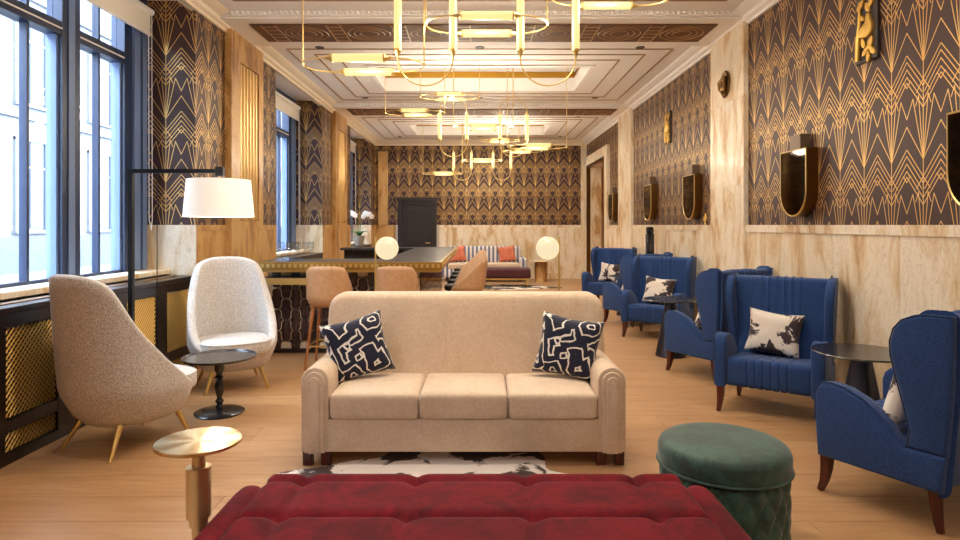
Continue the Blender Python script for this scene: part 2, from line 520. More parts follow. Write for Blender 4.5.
# ---- right wall
wr = struct('wall_right', 'right wall of gold deco wallpaper above beige marble')
MB().box(XR, XR+0.25, Y0, 14.2, 0, 3.95).box(XR, XR+0.25, 17.1, Y1, 0, 3.95).box(XR, XR+0.25, 14.2, 17.1, 3.35, 3.95).obj('wall_core', 'plaster', wr, 0)
for a, b in ((Y0, 1.6), (2.7, 6.87), (7.85, 12.0), (13.1, 14.2), (17.1, Y1)):
    MB().box(XR-0.006, XR+0.002, a, b, ZW, ZC+0.02).obj('wallpaper', 'paper', wr, 0)
    if b - a > 0.5:
        slabs_y(wr, XR, 1, a, b, 0.16, ZW-0.075, 0.80)
        MB().box(XR-0.032, XR, a, b, ZW-0.075, ZW).obj('marble_cap', 'marble', wr, 0)
        MB().box(XR-0.034, XR, a, b, 0, 0.16).obj('marble_base', 'marble', wr, 0)
MB().box(XR-0.006, XR+0.002, 14.2, 17.1, 3.35, ZC+0.02).obj('wallpaper', 'paper', wr, 0)
for a, b in ((1.6, 2.7), (6.87, 7.85), (12.0, 13.1)):
    pz = [0, 0.9, 1.95, 2.95, ZC+0.03]
    for k in range(4):
        MB().box(XR-0.06, XR, a, b, pz[k]+0.001, pz[k+1]-0.001).obj('pilaster_block', 'marble', wr, 0)
# marble portal in the right wall
dr = struct('door_2', 'tall marble framed opening in the right wall')
MB().box(XR-0.08, XR+0.3, 14.2, 14.55, 0, 3.35).obj('jamb', 'marble', dr, 0)
MB().box(XR-0.08, XR+0.3, 16.75, 17.1, 0, 3.35).obj('jamb', 'marble', dr, 0)
MB().box(XR-0.08, XR+0.3, 14.55, 16.75, 3.05, 3.35).obj('lintel', 'marble', dr, 0)
MB().box(XR-0.10, XR, 14.5, 14.56, 0, 3.11).box(XR-0.10, XR, 16.74, 16.8, 0, 3.11).box(XR-0.10, XR, 14.56, 16.74, 3.04, 3.10).obj('moulding', 'bronze', dr, 0)
MB().box(4.2, 4.4, 14.2, 17.1, 0, 3.35).obj('passage_wall', 'marble_gold', dr, 0)
MB().box(XR+0.3, 4.2, 16.9, 17.1, 0, 3.35).box(XR+0.3, 4.2, 14.2, 14.4, 0, 3.35).box(XR+0.3, 4.2, 14.4, 16.9, 3.2, 3.35).obj('passage_lining', 'marble_gold', dr, 0)

# ---- back wall
wb = struct('wall_back', 'far wall of dark gold wallpaper above beige marble')
MB().box(-3.8, 3.3, Y1, Y1+0.2, 0, 3.95).obj('wall_core', 'plaster', wb, 0)
MB().box(XL, 2.82, Y1-0.006, Y1, ZW, ZC+0.02).obj('wallpaper', 'paper', wb, 0)
slabs_x(wb, Y1, 1, -1.14, 2.82, 0.15, ZW-0.07, 0.66)
MB().box(-1.14, 2.82, Y1-0.03, Y1, ZW-0.07, ZW).obj('marble_cap', 'marble', wb, 0)
MB().box(-1.14, 2.82, Y1-0.034, Y1, 0, 0.15).obj('marble_base', 'marble', wb, 0)
slabs_x(wb, Y1, 1, XL+0.02, -2.36, 0, ZW, 0.66, 'marble_gold')
MB().box(2.82, XR, Y1-0.05, Y1, 0, ZC).obj('corner_pilaster', 'marble', wb, 0)
MB().box(-2.84, -2.58, Y1-0.07, Y1, ZW, 3.55).obj('corner_pilaster', 'marble_gold', wb, 0)
d1 = struct('door_1', 'dark panelled door in the far wall')
MB().box(-2.29, -2.17, Y1-0.09, Y1, 0, 2.2).box(-1.33, -1.21, Y1-0.09, Y1, 0, 2.2).box(-2.17, -1.33, Y1-0.09, Y1, 2.08, 2.2).box(-2.34, -1.16, Y1-0.12, Y1, 2.2, 2.26).obj('door_frame', 'darkdoor', d1, 0)
MB().box(-2.17, -1.33, Y1-0.05, Y1, 0, 2.08).obj('door_leaf', 'darkdoor', d1, 0)
for z0, z1 in ((0.15, 0.85), (1.0, 1.95)):
    MB().rbox(-2.07, -1.43, Y1-0.065, Y1-0.045, z0, z1, 0.008, 1).obj('door_panel', 'darkdoor', d1, 0)
MB().tube([(-1.40, Y1-0.06, 1.0), (-1.40, Y1-0.11, 1.0), (-1.52, Y1-0.11, 1.0)], 0.012).obj('door_handle', 'oldbrass', d1)

# ---- wall behind the camera
wf = struct('wall_front', 'wall behind the viewer')
MB().box(-3.8, 3.3, Y0-0.2, Y0, 0, 3.95).obj('wall_core', 'plaster', wf, 0)
MB().box(XL, XR, Y0, Y0+0.006, ZW, ZC).obj('wallpaper', 'paper', wf, 0)
slabs_x(wf, Y0, -1, XL, XR, 0, ZW, 0.8)

# ---- left wall: piers between window bays
wl = struct('wall_left', 'window wall with papered piers and amber marble pilasters')
piers = [(Y0, -1.40), (1.26, 3.76), (6.42, 8.92), (11.58, 14.08), (16.74, Y1)]
for k, (a, b) in enumerate(piers):
    MB().box(-3.62, XL, a, b, 0, 3.95).obj('pier_core', 'plaster', wl, 0)
    MB().box(-3.60, XL+0.006, a-0.006, b+0.006, ZW, ZC+0.06).obj('wallpaper', 'paper', wl, 0)
    MB().box(-3.60, XL+0.014, a-0.014, a+0.2, 0.98, ZW).obj('marble_return', 'marble', wl, 0)
    MB().box(-3.60, XL+0.014, b-0.2, b+0.014, 0.98, ZW).obj('marble_return', 'marble', wl, 0)
    slabs_y(wl, XL, -1, a, b, 0, ZW-0.06, 0.62, 'marble_gold')
    MB().box(XL, XL+0.028, a, b, ZW-0.06, ZW).obj('marble_cap', 'marble_gold', wl, 0)
    if 0 < k < 4:
        m_ = (a+b)/2; p0, p1 = m_-0.52, m_+0.53
        MB().box(XL, XL+0.085, p0, p0+0.26, 0, ZC).box(XL, XL+0.085, p1-0.16, p1, 0, ZC)\
            .box(XL, XL+0.085, p0+0.26, p1-0.16, 3.45, ZC).box(XL, XL+0.085, p0+0.26, p1-0.16, 0, 1.55).obj('pilaster_body', 'marble_gold', wl, 0)
        MB().box(XL, XL+0.02, p0+0.26, p1-0.16, 1.55, 3.45).obj('pilaster_recess', 'marble_gold', wl, 0)
        nr = 6; wr_ = (p1-0.16-p0-0.26)/nr
        rd = MB().lathe([(wr_*0.44, 1.56), (wr_*0.44, 3.44)], 12).obj('reed', m_metal('polished_amber', '#dcb475', 0.25, metal=0.5) if 'amberreed' not in M else M['amberreed'], wl)
        M['amberreed'] = rd.data.materials[0]
        rd.location = (XL+0.035, p0+0.26+wr_/2, 0)
        for q in range(1, nr): inst('reed', rd.data, wl, (XL+0.035, p0+0.26+wr_*(q+0.5), 0))
for (a, b) in ALCOVES:
    MB().box(-3.62, -3.44, a, b, 0, 1.0).obj('parapet', 'plaster', wl, 0)
    MB().box(-3.62, -3.44, a, b, 3.72, 3.95).obj('window_head', 'frame', wl, 0)

# ---- windows
def window(idx, a, b):
    w = struct('window_%d' % idx, 'tall dark framed window in bay %d' % idx if False else 'tall dark framed window with narrow panes')
    xo, xi = -3.57, -3.46
    zb, zt, tr = 1.07, 3.72, 3.12
    c = (a+b)/2 + 0.13
    w1 = (c-0.78, c-0.115); w2 = (c+0.115, c+0.78)
    # heavy posts and head/sill members
    MB().box(xo, xi+0.02, w1[1], w2[0], zb-0.05, zt).obj('mullion', 'frame', w, 0)
    MB().box(xi+0.02, xi+0.03, w1[1]+0.07, w1[1]+0.15, zb-0.02, zt).obj('mullion_board', 'framepale', w, 0)
    MB().box(xo, xi+0.02, a, w1[0], zb-0.05, zt).obj('side_post', 'frame', w, 0)
    MB().box(xo, xi+0.02, w2[1], b, zb-0.05, zt).obj('side_post', 'frame', w, 0)
    MB().box(xi+0.02, xi+0.045, w2[1]+0.13, w2[1]+0.24, zb-0.02, zt).box(xi+0.02, xi+0.035, w2[1]+0.30, b-0.04, zb-0.02, zt).obj('post_board', 'framepale', w, 0)
    MB().box(xi+0.02, xi+0.045, a+0.05, w1[0]-0.1, zb-0.02, zt).obj('post_board', 'framepale', w, 0)
    for (p, q) in (w1, w2):
        MB().box(xo, xi, p, q, zb-0.05, zb).obj('bottom_rail', 'frame', w, 0)
        MB().box(xo, xi+0.015, p, q, tr-0.055, tr+0.055).obj('transom', 'frame', w, 0)
        MB().box(xi+0.015, xi+0.022, p, q, tr-0.008, tr+0.004).obj('transom_bead', 'white', w, 0)
        MB().box(xo, xi, p, q, zt-0.05, zt).obj('top_rail', 'frame', w, 0)
        for s_ in (p, q-0.03):
            MB().box(xo+0.02, xi-0.01, s_, s_+0.03, zb, tr).obj('sash_stile', 'framepale', w, 0)
        m_ = (p+q)/2
        MB().box(xo+0.03, xi-0.02, m_-0.014, m_+0.014, zb, zt-0.05).obj('muntin', 'frame', w, 0)
        for (e, f) in ((p, m_-0.014), (m_+0.014, q)):
            MB().box(-3.522, -3.514, e, f, zb, tr-0.055).obj('pane', 'pane', w, 0)
            MB().box(-3.522, -3.514, e, f, tr+0.055, zt-0.05).obj('pane', 'pane', w, 0)
    sl = MB().rbox(-3.44, -3.20, a, b, 0.995, 1.045, 0.006, 1).obj('window_sill', 'marble', w, 0)
    return w
for k, (a, b) in enumerate(ALCOVES): window(k+1, a, b)

# roller blinds at the head of each visible bay
for k, ((a, b), lab) in enumerate(zip(ALCOVES[1:], ('cream roller blind above the nearest tall window', 'cream roller blind at the middle window bay', 'cream roller blind at the farthest window bay'))):
    t = thing('roller_blind', lab, 'blind', (-3.36, (a+b)/2, 3.45), 0, 'roller blinds over the windows')
    L = (b-a)/2 - 0.08
    MB().tube([(0, -L, 0.22), (0, L, 0.22)], 0.035, 14).obj('roller', 'white', t)
    MB().box(-0.004, 0.0, -L+0.02, L-0.02, 0.0, 0.22).obj('cloth', 'blind', t, 0)
    MB().rbox(-0.012, 0.008, -L+0.02, L-0.02, -0.03, 0.0, 0.004, 1).obj('hem_bar', 'white', t)
    MB().tube([(0.03, L-0.05, 0.2), (0.035, L-0.05, -1.9), (0.04, L-0.08, -2.0), (0.035, L-0.11, -1.9), (0.03, L-0.11, 0.2)], 0.004, 6).obj('bead_chain', 'white', t)

# ---- panelled radiator casings with brass grilles under the windows
def lattice(w, h, pitch=0.040, bar=0.006):
    mb = MB()
    for sg in (1, -1):
        c = -h
        while c < w + h:
            # line y = c + sg*z ... clipped to rect
            pts = []
            y0 = c if sg == 1 else c + h - h
            for z in (0.0, h):
                y = (c + z) if sg == 1 else (c + h - z)
                pts.append((y, z))
            (ya, za), (yb, zb) = pts
            def clip(t0, t1, lo, hi, p, q):
                d = q - p
                if abs(d) < 1e-9: return t0, t1
                u, v = (lo-p)/d, (hi-p)/d
                if u > v: u, v = v, u
                return max(t0, u), min(t1, v)
            t0, t1 = clip(0, 1, 0, w, ya, yb)
            if t1 - t0 > 0.02:
                A = (0.003*sg, ya+(yb-ya)*t0, za+(zb-za)*t0); B = (0.003*sg, ya+(yb-ya)*t1, za+(zb-za)*t1)
                mb.tube([A, B], bar, 4)
            c += pitch
    return mb
def casing(a, b, label):
    t = thing('radiator_cabinet', label, 'cabinet', (XL, a, 0), 0, 'panelled cabinets under the windows')
    L = b - a - 0.01
    xf = 0.0
    MB().box(-0.46, xf-0.03, 0.005, L, 0.0, 0.94).obj('body', 'darkwood', t, 0)
    tp = MB().rbox(-0.245, xf+0.02, 0.005, L, 0.945, 0.985, 0.006, 1).obj('top', 'darkwood', t)
    for q in range(3):
        y0 = L*(q+0.5)/3
        MB().rbox(-0.17, -0.10, y0-0.28, y0+0.28, 0.986, 0.992, 0.002, 1).obj('vent', 'bronze', tp)
    n = 4; st = L/n
    MB().box(xf-0.03, xf, 0.005, L, 0.0, 0.07).obj('plinth', 'darkwood', t, 0)
    MB().box(xf-0.03, xf, 0.005, L, 0.86, 0.945).obj('top_rail', 'darkwood', t, 0)
    MB().box(xf-0.03, xf, 0.005, L, 0.20, 0.28).obj('mid_rail', 'darkwood', t, 0)
    for q in range(n+1):
        y0 = q*st
        MB().box(xf-0.03, xf+0.002, max(0.005, y0-0.09), min(L, y0+0.09), 0.0, 0.945).obj('stile', 'darkwood', t, 0)
    w = st - 0.18
    gl = lattice(w-0.02, 0.56).obj('grille', 'grille', t, 40, (xf-0.014, 0.1, 0.29)); 
    gs = lattice(w-0.02, 0.11).obj('grille', 'grille', t, 40, (xf-0.014, 0.1, 0.08))
    for q in range(n):
        y0 = q*st + 0.10
        if q: inst('grille', gl.data, t, (xf-0.014, y0, 0.29)); inst('grille', gs.data, t, (xf-0.014, y0, 0.08))
        MB().tube([(xf-0.004, y0-.008, .282), (xf-0.004, y0+w-.012, .282), (xf-0.004, y0+w-.012, .858), (xf-0.004, y0-.008, .858)], 0.008, 6, True).obj('bead_frame', 'darkwood', t)
for (a, b), lab in zip(ALCOVES[1:], ('dark wood radiator cabinet with brass grilles beside the two pale lounge chairs',
                                     'dark wood radiator cabinet behind the bar counter',
                                     'dark wood radiator cabinet carrying the white orchid')):
    casing(a, b, lab)
casing(-1.40, 1.26, 'dark wood radiator cabinet left of the viewer')

# ---- ceiling
ce = struct('ceiling', 'cream coffered ceiling with walnut inlaid beams and gold cove')
MB().box(-3.8, 3.3, Y0-0.2, Y1+0.2, 4.20, 4.3).obj('slab', 'ceiling', ce, 0)
BE = [(1.70, 2.75), (6.85, 7.90), (12.0, 13.05)]         # beams
def frame_rect(mb, x0, x1, y0, y1, w, z0, z1):
    mb.box(x0, x1, y0, y0+w, z0, z1).box(x0, x1, y1-w, y1, z0, z1).box(x0, x0+w, y0+w, y1-w, z0, z1).box(x1-w, x1, y0+w, y1-w, z0, z1)
def coffer(ya, yb):
    yc = (ya+yb)/2
    rx, ra, rb = 1.66, yc-0.83, yc+0.83
    # coffer field with a hole
    MB().box(-3.6, -rx, ya, yb, ZT, 4.2).box(rx, XR+0.1, ya, yb, ZT, 4.2).box(-rx, rx, ya, ra, ZT, 4.2).box(-rx, rx, rb, yb, ZT, 4.2).obj('coffer_field', 'ceiling', ce, 0)
    # lip standing proud around the hole, gold cove above it
    mb = MB(); frame_rect(mb, -rx-0.04, rx+0.04, ra-0.04, rb+0.04, 0.07, ZT-0.025, 4.05); mb.obj('recess_lip', 'ceiling', ce, 0)
    mb = MB(); frame_rect(mb, -rx+0.001, rx-0.001, ra+0.001, rb-0.001, 0.012, 4.055, 4.159); mb.obj('gold_cove', 'ceilgold', ce, 0)
    MB().box(-rx, rx, ra, rb, 4.16, 4.2).obj('recess_top', 'ceiling', ce, 0)
    for (hx, hy) in ((1.99, 1.14), (2.28, 1.42), (2.58, 1.69)):
        mb = MB(); frame_rect(mb, -hx, hx, yc-hy, yc+hy, 0.022, ZT-0.010, ZT+0.01); mb.obj('inlay_line', 'linebronze', ce, 0)
edges = [Y0] + [v for be in BE for v in be] + [Y1]
for k in range(0, len(edges), 2): 
    if k == 0: coffer(-2.6, edges[1]); MB().box(-3.6, XR+0.1, Y0, -2.6, ZT, 4.2).obj('coffer_field', 'ceiling', ce, 0)
    else: coffer(edges[k], edges[k+1])
for (a, b) in BE:
    MB().box(-3.6, XR+0.1, a, b, ZC+0.012, 4.2).obj('beam', 'ceiling', ce, 0)
    so = MB().rbox(-2.62, 2.70, a+0.18, b-0.22, ZC-0.004, ZC+0.02, 0.004, 1).obj('soffit_panel', 'beamwood', ce, 0)
    # inlaid deco figures in the soffit panel
    mb = MB(); y0, y1 = a+0.19, b-0.23; ym = (y0+y1)/2
    x = -2.5
    while x < 2.4:
        for dx in (0, 0.16):
            mb.box(x+dx, x+dx+0.014, y0, y1, ZC-0.007, ZC)
        for q in range(5):
            yy = y0 + (y1-y0)*(q+0.5)/5
            mb.box(x+0.014, x+0.16, yy-0.008, yy+0.008, ZC-0.007, ZC)
        for rr in (1.0, 0.72, 0.44):
            cx = x + 0.16 + 0.29
            pts = [(cx + 0.25*rr*math.cos(t)*abs(math.cos(t))**0.3, ym + 0.27*rr*math.sin(t), ZC-0.003) for t in [2*PI*k/24 for k in range(24)]]
            mb.tube(pts, 0.006, 4, True)
        x += 0.74
    o = mb.obj('inlay', plain('pale_inlay', '#b08a55', 0.4), so, 0)
    # carved bead course along the beam edges
    for yy in (a-0.02, b+0.02):
        MB().box(-2.9, XR, yy-0.03, yy+0.03, ZT-0.05, ZT+0.01).obj('beam_moulding', 'ceiling', ce, 0)
    mb = MB(); x = -2.85
    while x < 2.9:
        mb.lathe([(0.0, -0.022), (0.018, -0.012), (0.022, 0.0), (0.018, 0.012), (0.0, 0.022)], 6, T(x, a-0.055, ZT-0.02), False)
        x += 0.06
    o = mb.obj('bead_course', 'ceiling', ce); o['kind'] = 'stuff'
def cornice(x, sg, a, b, mat):
    prof = [(0, 3.72), (0.03, 3.72), (0.03, 3.755), (0.07, 3.77), (0.09, 3.80), (0.16, 3.815), (0.20, 3.84), (0.20, 3.9), (0, 3.9)]
    MB().prism([(x + sg*p[0], p[1]) for p in prof], a, b, 'y').obj('cornice', mat, ce, 25)
cornice(XR, -1, Y0, Y1, 'ceiling')
cornice(XL, 1, Y0, Y1, 'cream')
MB().prism([(Y1 - p[0], p[1]) for p in [(0, 3.72), (0.03, 3.72), (0.03, 3.755), (0.09, 3.80), (0.16, 3.815), (0.20, 3.84), (0.20, 3.9), (0, 3.9)]], XL, XR, 'x').obj('cornice', 'cream', ce, 25)
for (a, b) in ALCOVES:
    MB().box(-3.62, XL, a, b, ZC+0.05, 4.2).obj('bay_soffit', 'ceiling', ce, 0)
    MB().box(-3.0, XL+0.02, a, b, 3.72, 4.2).obj('bay_fascia', 'cream', ce, 0)

# ---- recessed downlights (real lamps of the room)
dl_me = None
def downlight(x, y, label):
    t = thing('downlight', label, 'downlight', (x, y, ZT-0.001), 0, 'recessed ceiling downlights')
    global dl_me
    if dl_me is None:
        a = MB().lathe([(0.045, -0.004), (0.058, -0.006), (0.06, 0.0), (0.045, 0.0)], 20, None, False).obj('bezel', 'blackmetal', t)
        b = MB().lathe([(0.0, 0.0), (0.044, -0.001)], 20, None, False).obj('lens', 'greyplate', t)
        dl_me = (a.data, b.data)
    else:
        inst('bezel', dl_me[0], t); inst('lens', dl_me[1], t)
    ld = bpy.data.lights.new('downlight_beam', 'SPOT'); ld.energy = DOWN_W; ld.color = WARM
    ld.spot_size = R(140); ld.spot_blend = 0.9; ld.shadow_soft_size = 0.09
    lo = bpy.data.objects.new('downlight_beam', ld); C.objects.link(lo); lo.parent = t; lo.location = (0, 0, -0.03)
rows_y = [(-1.5, 'behind the viewer'), (0.6, 'behind the viewer by the first beam'), (3.35, 'over the velvet sofa'), (6.35, 'before the first wooden beam'), (8.2, 'beyond the first wooden beam'), (11.45, 'before the second wooden beam'), (13.4, 'beyond the second wooden beam'), (16.4, 'near the far wall')]
for (y, w) in rows_y:
    for x, side in ((-2.12, 'left'), (0.0, 'middle'), (2.12, 'right')):
        downlight(x, y, 'small black recessed downlight %s, %s one' % (w, side))

# ================================================================== OUTSIDE
def street():
    g = MB().box(-40, -3.62, -25, 60, -0.5, -0.15).obj('pavement', 'street', None, 0)
    g['kind'] = 'structure'; g['label'] = 'pale street outside the windows'
    t = thing('building', 'pale stone building with rows of windows across the street', 'building', (-16, 20, -0.15))
    MB().box(-4, 0, -40, 36, 0, 12.2).obj('wall', 'facade', t, 0)
    MB().box(-0.1, 0.12, -40, 36, 0, 1.25).obj('plinth', 'facadegrey', t, 0)
    for z in (5.35, 9.6, 11.9): MB().box(0, 0.18, -40, 36, z, z+0.28).obj('string_course', 'facade', t, 0)
    wm = MB().box(-0.2, 0.03, -0.7, 0.7, 0, 3.05).obj('window', 'facadewin', t, 0)
    fm = MB().box(0.03, 0.06, -0.04, 0.04, 0, 3.05).box(0.03, 0.06, -0.7, 0.7, 2.1, 2.18).box(0, 0.09, -0.8, -0.7, -0.1, 3.15).box(0, 0.09, 0.7, 0.8, -0.1, 3.15).box(0, 0.09, -0.8, 0.8, 3.05, 3.15).box(0, 0.16, -0.85, 0.85, -0.2, -0.1).obj('frame', 'facade', wm, 0)
    fst = True
    for zi, z in enumerate((1.55, 6.0)):
        for k in range(-7, 8):
            yy = 2.05 + 4.0*k
            if fst: wm.location = (0, yy, z); fst = False
            else:
                o = inst('window', wm.data, t, (0, yy, z)); inst('frame', fm.data, o)
street()

# ================================================================== LOUNGE FURNITURE
# ---- sand velvet sofa
def sofa():
    t = thing('sofa', 'three-seat sand velvet sofa with rounded fluted arms and high back', 'sofa', (-0.103, 3.835, 0))
    w = 1.01
    MB().rbox(-w+0.16, w-0.16, 0.015, 0.78, 0.088, 0.295, 0.012, 2).obj('base', 'velvet_sand', t)
    for sgn in (-1, 1):
        cx = sgn*(w-0.0875)
        def arch(hw, zt_):
            return [(cx-hw, 0.088)] + [(cx - hw*math.cos(PI*k/14), zt_-hw + hw*math.sin(PI*k/14)) for k in range(15)] + [(cx+hw, 0.088)]
        a = MB().prism(arch(0.0875, 0.615), 0.012, 0.80, 'y', 0.012, 2).obj('arm', 'velvet_sand', t)
        MB().prism(arch(0.060, 0.588), -0.004, 0.04, 'y', 0.006, 2).obj('arm_flute', 'velvet_sand', a)
        MB().prism(arch(0.034, 0.560), -0.018, 0.03, 'y', 0.006, 2).obj('arm_flute', 'velvet_sand', a)
    # back: rounded slab, leaning
    poly = [(-w+0.01, 0.12)] + arc(-w+0.13, 0.885, 0.12, PI, PI/2, 8) + arc(w-0.13, 0.885, 0.12, PI/2, 0, 8) + [(w-0.01, 0.12)]
    mb = MB().prism(poly, 0.0, 0.17, 'y', 0.05, 4)
    mb.v = [(x, y + 0.50 + (z-0.3)*0.26, z) for (x, y, z) in mb.v]
    mb.obj('backrest', 'velvet_sand', t)
    sw = (2*w - 0.35)/3
    for k in range(3):
        MB().soft(-w+0.175+sw*(k+0.5), 0.27, 0.375, sw-0.006, 0.56, 0.165, 0.035, 0.018, 12).obj('seat_cushion', 'velvet_sand', t, 60)
    for sgn in (-1, 1):
        for x in (w-0.035, w-0.15):
            for y in (0.06, 0.70):
                MB().prism([(sgn*x-0.028, 0.0), (sgn*x+0.028, 0.0), (sgn*x+0.03, 0.09), (sgn*x-0.03, 0.09)], y-0.03, y+0.03, 'y', 0.004, 1).obj('leg', 'legwood', t, 0)
sofa()

def pillow_mb(w, h, t, n=18):
    mb = MB(); v = []; f = []
    for side in (1, -1):
        for i in range(n+1):
            for j in range(n+1):
                a, b = -1 + 2*i/n, -1 + 2*j/n
                k = (max(0, 1-a**4)*max(0, 1-b**4))**0.55
                pin = 1 - 0.07*(1-abs(a))*(abs(b)**2) * 1.0
                pin2 = 1 - 0.07*(1-abs(b))*(abs(a)**2)
                wob = 0.006*noise.noise(Vector((a*2.1, b*2.1, side)))
                v.append((a*w/2*pin2*(1-0.05*(1-abs(b)**2)*abs(a)), b*h/2*pin*(1-0.05*(1-abs(a)**2)*abs(b)), side*(t/2*k) + wob*k))
        o = 0 if side == 1 else (n+1)*(n+1)
        for i in range(n):
            for j in range(n):
                q = (o+i*(n+1)+j, o+(i+1)*(n+1)+j, o+(i+1)*(n+1)+j+1, o+i*(n+1)+j+1)
                f.append(q if side == 1 else q[::-1])
    mb.add(v, f)
    return mb
def weld(o, d=0.0004):
    b = bmesh.new(); b.from_mesh(o.data); bmesh.ops.remove_doubles(b, verts=b.verts[:], dist=d)
    bmesh.ops.recalc_face_normals(b, faces=b.faces[:]); b.to_mesh(o.data); b.free(); return o
def pillow(name, w, h, t, mat, label, cat, loc, rot, group):
    o = weld(pillow_mb(w, h, t).obj(name, mat, None, 60)); o.location = loc; o.rotation_euler = rot
    return tag(o, label, cat, group)
# navy and white cushions leaning on the sofa back
def lean(tilt, yaw, roll): # normal towards -Y, leaning back
    return (Matrix.Rotation(yaw,4,'Z') @ Matrix.Rotation(R(90)-tilt,4,'X') @ Matrix.Rotation(roll,4,'Z')).to_euler()
pillow('cushion', 0.43, 0.42, 0.15, 'navy', 'navy and white printed cushion at the left end of the sofa', 'cushion', (-0.835, 4.22, 0.665), lean(R(14), R(16), R(13)), 'navy printed cushions on the sofa')
pillow('cushion', 0.43, 0.42, 0.15, 'navy', 'navy and white printed cushion at the right end of the sofa', 'cushion', (0.60, 4.22, 0.67), lean(R(14), R(-14), R(-9)), 'navy printed cushions on the sofa')

# ---- burgundy tufted bench
def bench():
    t = thing('tufted_bench', 'burgundy velvet bench with button tufted top in the foreground', 'bench', (-0.025, 2.27, 0))
    x0, x1, y0, y1 = -0.885, 0.885, -0.41, 0.41
    nx, ny = 110, 56
    v = []; f = []
    bx, by = 0.455, 0.31
    cols = [-0.705, -0.235, 0.225, 0.675]; rows = [-0.31, 0.0, 0.31]
    def top(x, y):
        u = (x + 0.705)/0.46; w = y/0.31
        a = abs(math.sin(PI*u)); b = abs(math.sin(PI*w))
        puff = 0.026*(min(1, a*3.2)**0.5)*(min(1, b*2.6)**0.5)
        seam = 0.022
        db = min(math.hypot((x-cx), (y-cy)) for cx in cols for cy in rows)
        dimple = -0.022*math.exp(-(db/0.035)**2)
        ex = min(x-x0, x1-x); ey = min(y-y0, y1-y); e = min(ex, ey)
        rnd = 0.0 if e > 0.06 else -0.06*(1-math.sqrt(max(0, 1-(1-e/0.06)**2)))
        return 0.425 + puff*0.75 + dimple + rnd
    for i in range(nx+1):
        for j in range(ny+1):
            a = i/nx; b = j/ny
            a = 0.5-0.5*math.cos(PI*a)*(1) if False else a
            x = x0 + (x1-x0)*a; y = y0 + (y1-y0)*b
            v.append((x, y, top(x, y)))
    for i in range(nx):
        for j in range(ny):
            q = i*(ny+1)+j; f.append((q, q+ny+1, q+ny+2, q+1))
    mb = MB().add(v, f)
    # skirt of the cushion
    loop = [i*(ny+1) for i in range(nx+1)] + [nx*(ny+1)+j for j in range(1, ny+1)] + [i*(ny+1)+ny for i in range(nx-1, -1, -1)] + [j for j in range(ny-1, 0, -1)]
    o0 = len(mb.v)
    for i in loop: p = mb.v[i]; mb.v.append((p[0], p[1], 0.345))
    n = len(loop)
    for k in range(n): mb.f.append((loop[k], loop[(k+1) % n], o0+(k+1) % n, o0+k))
    cu = mb.obj('tufted_cushion', 'red', t, 70)
    bt = None
    for cx in cols:
        for cy in rows:
            if bt is None: bt = MB().lathe([(0.0, 0.008), (0.008, 0.006), (0.012, 0.0), (0.010, -0.004)], 12, None, False).obj('button', 'red', cu, 50, (cx, cy, 0.402))
            else: inst('button', bt.data, cu, (cx, cy, 0.402))
    MB().rbox(-1.0, 1.0, -0.40, 0.40, 0.16, 0.345, 0.03, 3).obj('body', 'red', t)
    for sgn in (-1, 1):
        MB().soft(sgn*0.945, 0, 0.335, 0.13, 0.80, 0.13, 0.06, 0.0, 8).obj('side_roll', 'red', t, 60)
    for sx in (-0.9, 0.9):
        for sy in (-0.33, 0.33):
            MB().lathe([(0.014, 0.0), (0.024, 0.17)], 14).obj('leg', 'brass', t, 40, (sx, sy, 0))
bench()

# ---- cowhide rug
def hide(name, label, cx, cy, rx, ry, mat, seed):
    n = 96; pts = []
    for k in range(n):
        a = 2*PI*k/n
        r = 1 + 0.09*math.cos(4*a+0.6) + 0.06*math.sin(7*a+seed) + 0.04*math.sin(13*a+seed*2)
        pts.append((rx*r*math.cos(a), ry*r*math.sin(a)))
    o = MB().prism(pts, 0.001, 0.008, 'z').obj(name, mat, None, 0)
    o.location = (cx, cy, 0)
    return tag(o, label, 'rug')
hide('cowhide_rug', 'black and white cowhide rug between the sofa and burgundy bench', -0.22, 3.38, 0.93, 0.84, 'cowhide', 1.3)

# ---- green ottoman
def ottoman():
    t = thing('ottoman', 'round green velvet ottoman with diamond quilted side', 'ottoman', (1.16, 2.96, 0))
    n, m = 144, 36; v = []; f = []
    for j in range(m+1):
        z = 0.05 + 0.31*j/m
        for k in range(n):
            a = 2*PI*k/n
            A = math.sin(9*a + (z-0.05)*PI/0.125*0.72); B = math.sin(9*a - (z-0.05)*PI/0.125*0.72)
            q = min(abs(A), abs(B))
            edge = min(1, (z-0.05)/0.02, (0.36-z)/0.02) if 0.05 < z < 0.36 else 0
            r = 0.274 + 0.020*(q**0.55)*max(0, edge)
            v.append((r*math.cos(a), r*math.sin(a), z))
    for j in range(m):
        for k in range(n):
            k2 = (k+1) % n; f.append((j*n+k, j*n+k2, (j+1)*n+k2, (j+1)*n+k))
    mb = MB().add(v, f); mb.f.append(tuple(range(n))); 
    mb.obj('quilted_body', 'green', t, 70)
    prof = [(0.0, 0.36), (0.287, 0.36), (0.297, 0.366), (0.300, 0.378), (0.300, 0.435), (0.292, 0.458), (0.272, 0.472), (0.22, 0.480), (0.1, 0.487), (0.0, 0.489)]
    ld = MB().lathe(prof, 64, None, False).obj('lid', 'green', t, 60)
    MB().tube([(0.302*math.cos(2*PI*k/64), 0.302*math.sin(2*PI*k/64), 0.366) for k in range(64)], 0.006, 6, True).obj('piping', 'green', ld)
    MB().lathe([(0.26, 0.0), (0.262, 0.05)], 48).obj('plinth', 'blackmetal', t)
ottoman()

